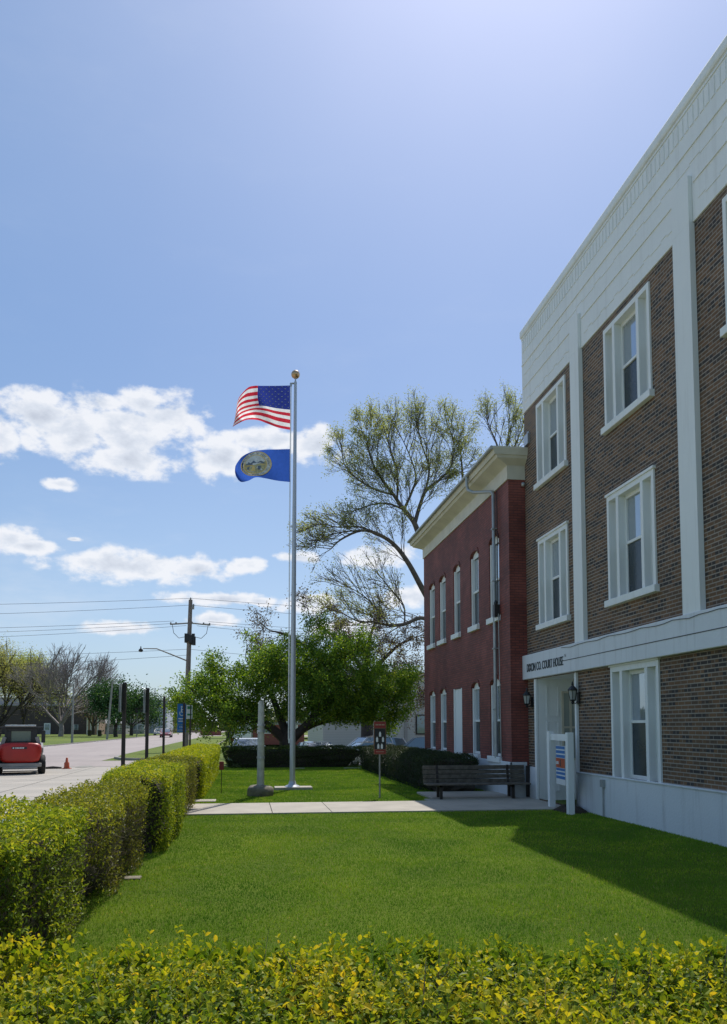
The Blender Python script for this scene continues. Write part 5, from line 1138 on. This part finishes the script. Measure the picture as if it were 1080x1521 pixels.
# compact red loader, seen from behind
def loader():
    p = gr(34, 1148); root = empty('compact_loader', (p.x, 32.3, 0), R_(14), 'small red and grey cab loader parked on the street, seen from behind', 'loader')
    S = .95
    b = MB(); n_ = 28; vs = []
    for (y_, k_) in ((-.45, 1.), (-.80, 1.), (-.88, .96), (-.925, .86), (-.94, .70)):
        for i in range(n_):
            a = 2*math.pi*i/n_; cx_, cz_ = math.cos(a), math.sin(a); e_ = .42
            vs.append((.73*k_*math.copysign(abs(cx_)**e_, cx_)*(1-.05*(cz_ < 0)), y_, .80+.375*k_*math.copysign(abs(cz_)**e_, cz_)))
    b.add(vs, [(j*n_+i, j*n_+(i+1) % n_, (j+1)*n_+(i+1) % n_, (j+1)*n_+i) for j in range(4) for i in range(n_)]+[tuple(range(4*n_, 5*n_)), tuple(range(n_))[::-1]], smooth=True); b.build('engine_cover', M['red'], root)
    for s_ in (-1, 1):
        b = MB(); b.obox((s_*.60, -.5, 1.22), (1, 0, .3*s_), (0, 1, 0), (-.3*s_, 0, 1), .07, .05, .17); b.build('corner_guard', M['grey'], root, bevel=.02)
    b = MB(); b.box(-.30, .22, -.955, -.935, .94, 1.02, 0)
    for (x0, w) in ((-.26, .05), (-.17, .035), (-.12, .035), (-.07, .035), (-.02, .035), (.03, .035), (.08, .04)): b.box(x0, x0+w, -.961, -.954, .955, 1.005, 1)
    b.build('nameplate', [M['black'], M['signwhite']], root)
    b = MB(); b.box(-.7, .7, -.5, 1.0, .30, .98); b.box(-.74, .74, -.94, -.46, .28, .42); b.box(-.60, .60, -.98, -.92, .20, .30); b.build('chassis', M['grey'], root, bevel=.03)
    b = MB(); b.box(-.55, .55, -.45, .8, .98, 1.10)
    for x_ in (-.52, .52):
        for y_ in (-.42, .72): b.box(x_-.04, x_+.04, y_-.04, y_+.04, 1.1, 1.72)
    b.box(-.56, .56, -.46, -.38, 1.10, 1.20); b.box(-.56, .56, -.45, -.39, 1.60, 1.72); b.box(-.56, -.34, -.45, -.39, 1.2, 1.6); b.box(.34, .56, -.45, -.39, 1.2, 1.6); b.build('cab_frame', M['black'], root, bevel=.01)
    b = MB(); b.box(-.74, .74, -.54, .82, 1.71, 1.76); b.build('roof_lip', M['black'], root, bevel=.015); b = MB(); b.box(-.56, .52, -.56, .78, 1.761, 1.83); b.build('roof', M['signback'], root, bevel=.03)
    b = MB(); cg = glass('cab_glass', (.18, .22, .20), .08); b.box(-.46, .46, -.41, -.40, 1.22, 1.70); b.build('rear_window', cg, root); b = MB(); b.box(-.46, .46, .72, .73, 1.15, 1.70); b.build('windscreen', cg, root)
    for s_ in (-1, 1):
        b = MB(); b.box(s_*.78-.07, s_*.78+.07, -.45, -.39, 1.16, 1.62); b.tube([(s_*.56, -.42, 1.5), (s_*.74, -.42, 1.5)], .02, 5); b.build('mirror', M['black'], root, bevel=.01)
        b = MB(); b.obox((s_*.73, .2, .98), (1, 0, 0), (0, 1, .1), (0, -.1, 1), .06, .95, .09); b.obox((s_*.73, 1.2, .75), (1, 0, 0), (0, .5, -1), (0, 1, .5), .06, .35, .08); b.build('lift_arm', M['grey'], root)
        for y_ in (-.45, .6):
            b = MB(); b.tube([(s_*.62, y_, .34), (s_*.64, y_, .34), (s_*.86, y_, .34), (s_*.88, y_, .34)], [.28, .34, .34, .28], 20); w_ = b.build('wheel', M['tyre'], root); b = MB(); b.tube([(s_*.882, y_, .34), (s_*.89, y_, .34)], .16, 12); b.build('rim', M['signwhite'], w_)
    b = MB(); b.prism([(1.45, .12), (2.1, .08), (2.1, .14), (1.6, .55), (1.45, .55)], 0, -.85, .85); b.build('bucket', M['grey'], root)
loader()
def tractor():
    root = empty('utility_tractor', (gr(-26, 1148).x, 31.2, 0), R_(8), 'orange and white small tractor at the left edge, mostly out of the picture', 'tractor')
    b = MB(); b.prism([(-.35, .5), (.35, .5), (.35, 1.0), (.2, 1.15), (-.2, 1.15), (-.35, 1.0)], 1, .1, 1.7); b.build('hood', M['orange'], root, bevel=.04)
    b = MB(); b.box(-.4, .4, -.9, .3, .4, .75); b.box(-.3, .3, -.7, -.2, .75, 1.0); b.box(-.3, .3, -.8, -.7, .9, 1.3); b.build('seat_deck', M['black'], root, bevel=.03)
    for s_ in (-1, 1):
        b = MB(); b.tube([(s_*.5, -.5, .48), (s_*.8, -.5, .48)], .48, 22); w_ = b.build('rear_wheel', M['tyre'], root); b = MB(); b.tube([(s_*.802, -.5, .48), (s_*.82, -.5, .48)], .24, 12); b.build('rim', M['signwhite'], w_)
        b = MB(); b.tube([(s_*.45, 1.3, .3), (s_*.65, 1.3, .3)], .3, 18); b.build('front_wheel', M['tyre'], root)
        pts = [(s_*.66, -.5+.58*math.cos(R_(a)), .50+.55*math.sin(R_(a))) for a in range(10, 171, 16)]; b = MB()
        for p, q in zip(pts, pts[1:]):
            c = (Vector(p)+Vector(q))/2; d = (Vector(q)-Vector(p)); b.obox(c, (1, 0, 0), d, Vector((1, 0, 0)).cross(d), .18, d.length/2+.01, .02)
        b.build('fender', mat('pinkish_white_paint', (.55, .47, .45), .5), root)
    b = MB(); b.obox((.55, .3, 1.28), (1, 0, -.35), (0, 1, 0), (.35, 0, 1), .3, .12, .06); b.build('orange_shade', mat('bright_orange', (.60, .17, .03), .5), root, bevel=.02)
tractor()
cn = empty('traffic_cone', tuple(gr(99, 1142)), 0, 'faded orange traffic cone standing on the street right of the loader', 'cone')
b = MB(); b.box(-.17, .17, -.17, .17, 0, .03); b.lathe((0, 0, .03), [(.13, 0), (.11, .05), (.105, .22), (.06, .26), (.045, .42), (.02, .44)], 16); b.build('cone', M['orange'], cn)
b = MB(); b.lathe((0, 0, .31), [(.055, 0), (.051, .05)], 14); b.build('band', M['signwhite'], cn)
b = MB(); p0 = gr(98, 1142); b.tube([p0+Vector((-.2, .1, .03)), p0+Vector((-.55, .05, .05)), p0+Vector((-.8, -.05, .04))], [.05, .07, .05], 8); tag(b.build('hose_coupling', M['post']), 'dark coupling lying on the street left of the cone', 'coupling')
b = MB(); b.tube([p0+Vector((-.8, -.05, .03)), p0+Vector((-1.6, .0, .02)), p0+Vector((-2.6, -.1, .02)), p0+Vector((-3.6, .1, .02))], .028, 6); tag(b.build('yellow_hose', M['yellow']), 'yellow hose lying on the street between cone and loader', 'hose')
sheet('manhole_cover', [[(gr(125, 1139).x+.35*math.cos(a*.628), gr(125, 1139).y+.9*math.sin(a*.628)) for a in range(10)]], M['kerb'], .014)

# ------------------------------------------------------------------ sun and sky
SUN = Vector((.242, .61, 1.)).normalized()
el = math.asin(SUN.z); az = math.atan2(SUN.x, SUN.y)
sl = bpy.data.lights.new('sun', 'SUN'); sl.energy = 4.6; sl.angle = R_(.5); sl.color = (1., .955, .88); so = bpy.data.objects.new('sun', sl); COL.objects.link(so)
so.rotation_euler = SUN.to_track_quat('Z', 'Y').to_euler()
W = bpy.data.worlds.new('World'); scene.world = W; W.use_nodes = True; t = W.node_tree; bg = t.nodes['Background']
sky = t.nodes.new('ShaderNodeTexSky'); sky.sky_type = 'NISHITA'; sky.sun_disc = False; sky.sun_elevation = el; sky.sun_rotation = az; sky.air_density = 1.; sky.dust_density = 1.2; sky.ozone_density = 1.5
tc = t.nodes.new('ShaderNodeTexCoord'); sp = t.nodes.new('ShaderNodeSeparateXYZ'); t.links.new(tc.outputs['Generated'], sp.inputs[0])
def mth(op, a, b_=None, c=None):
    n = t.nodes.new('ShaderNodeMath'); n.operation = op
    for i, v in enumerate((a, b_, c)):
        if v is None: continue
        if hasattr(v, 'links'): t.links.new(v, n.inputs[i])
        else: n.inputs[i].default_value = v
    return n.outputs[0]
azn = mth('ARCTAN2', sp.outputs[0], sp.outputs[1]); hyp = mth('SQRT', mth('ADD', mth('MULTIPLY', sp.outputs[0], sp.outputs[0]), mth('MULTIPLY', sp.outputs[1], sp.outputs[1]))); eln = mth('ARCTAN2', sp.outputs[2], hyp)
cb = t.nodes.new('ShaderNodeCombineXYZ'); t.links.new(azn, cb.inputs[0]); t.links.new(eln, cb.inputs[1]); P = cb.outputs[0]
def wn_(scale, off_=(0, 0, 0), detail=7, rough=.6, sq=1.5):
    mp = t.nodes.new('ShaderNodeMapping'); mp.inputs['Location'].default_value = off_; mp.inputs['Scale'].default_value = (1, sq, 1); t.links.new(P, mp.inputs[0])
    n = t.nodes.new('ShaderNodeTexNoise'); n.inputs['Scale'].default_value = scale; n.inputs['Detail'].default_value = detail; n.inputs['Roughness'].default_value = rough; t.links.new(mp.outputs[0], n.inputs[0]); return n.outputs[0]
blobs = [(60, 618, 62, 34), (110, 640, 80, 42), (180, 640, 105, 48), (245, 622, 62, 38), (212, 598, 46, 22), (190, 683, 85, 24), (150, 600, 40, 16), (4, 650, 22, 34), (335, 682, 52, 36), (372, 652, 48, 17), (462, 661, 50, 27), (420, 652, 40, 18),
         (88, 719, 22, 10), (15, 800, 42, 20), (45, 812, 54, 12), (200, 841, 118, 25), (135, 836, 58, 15), (285, 846, 58, 18), (357, 840, 38, 15), (443, 828, 34, 10), (560, 825, 66, 18), (325, 890, 86, 11), (457, 896, 48, 16), (320, 920, 44, 12), (178, 934, 58, 12), (600, 886, 50, 16), (520, 935, 60, 18), (110, 801, 14, 4), (385, 893, 30, 8)]
acc = None; shade = None
for (x, y, rx, ry) in blobs:
    d = ray(x, y).normalized(); a0 = math.atan2(d.x, d.y); e0 = math.asin(d.z)
    s1 = t.nodes.new('ShaderNodeVectorMath'); s1.operation = 'SUBTRACT'; t.links.new(P, s1.inputs[0]); s1.inputs[1].default_value = (a0, e0, 0)
    s2 = t.nodes.new('ShaderNodeVectorMath'); s2.operation = 'MULTIPLY'; t.links.new(s1.outputs[0], s2.inputs[0]); s2.inputs[1].default_value = (1100/rx, 1150/ry, 0)
    s3 = t.nodes.new('ShaderNodeVectorMath'); s3.operation = 'LENGTH'; t.links.new(s2.outputs[0], s3.inputs[0])
    v = mth('MULTIPLY_ADD', s3.outputs['Value'], -1., 1.)
    acc = v if acc is None else mth('MAXIMUM', acc, v)
nz = wn_(26, (0, 0, 0), 8, .56); nz2 = wn_(26, (0, .030, 0), 4); nb = wn_(7, (3, 1, 0), 6, .55, 2.2)
# scattered clouds in the rest of the sky, to the left of and behind the view
away = mth('MULTIPLY', mth('GREATER_THAN', mth('ABSOLUTE', mth('ADD', azn, -.12)), .62), mth('LESS_THAN', eln, .75))
acc = mth('MAXIMUM', acc, mth('ADD', mth('MULTIPLY', mth('SUBTRACT', nb, .56), 5.), mth('MULTIPLY', mth('SUBTRACT', away, 1.), 20.)))
dens = mth('ADD', acc, mth('MULTIPLY', mth('SUBTRACT', nz, .5), 2.3))
def sstep(v, a, b_):
    n = t.nodes.new('ShaderNodeMapRange'); n.interpolation_type = 'SMOOTHSTEP'; n.inputs[1].default_value = a; n.inputs[2].default_value = b_; t.links.new(v, n.inputs[0]); return n.outputs[0]
cov = mth('MULTIPLY', sstep(dens, -.06, .50), sstep(acc, -.35, .0))
rel = mth('MULTIPLY', mth('SUBTRACT', nz2, nz), 2.2); thick = sstep(dens, .35, 1.1)
sh = mth('ADD', mth('MULTIPLY', thick, .62), rel)
ccol = ramp(t, sh, [(0., (.90, .92, .97)), (.4, (.74, .79, .88)), (1., (.56, .61, .71))])
# sky tint: Nishita plus the milky brightening of a hazy spring day, brighter towards the sun
skm = mix(t, 1., sky.outputs[0], (.052, .054, .072), 'MULTIPLY')
dot = t.nodes.new('ShaderNodeVectorMath'); dot.operation = 'DOT_PRODUCT'; t.links.new(tc.outputs['Generated'], dot.inputs[0]); dot.inputs[1].default_value = tuple(SUN)
gl = mth('MULTIPLY', mth('POWER', mth('MAXIMUM', dot.outputs['Value'], 0), 5.), 1.)
milk = mix(t, gl, (.085, .185, .285), (.19, .26, .33))
hzn = mix(t, sstep(eln, .50, .0), (0, 0, 0), (.15, .15, .06))
base = mix(t, 1., mix(t, 1., skm, milk, 'ADD'), hzn, 'ADD')
cir = mth('MULTIPLY', sstep(wn_(3.2, (1, 4, 0), 8, .62, 3.2), .50, .80), mth('MULTIPLY_ADD', sstep(eln, .45, .12), .30, .06)); base = mix(t, cir, base, (.80, .85, .93))
var_ = wn_(2.2, (5, 2, 0), 4, .5, 1.); base = mix(t, .35, base, ramp(t, var_, [(.3, (.90, .93, .97)), (.7, (1.08, 1.06, 1.04))]), 'MULTIPLY')
fin = mix(t, mth('MULTIPLY', cov, .96), base, ccol)
t.links.new(fin, bg.inputs[0]); bg.inputs[1].default_value = 1.0

scene.render.engine = 'CYCLES'
scene.view_settings.view_transform = 'Standard'; scene.view_settings.look = 'None'; scene.view_settings.exposure = 0; scene.view_settings.gamma = 1
scene.render.resolution_x = 727; scene.render.resolution_y = 1024
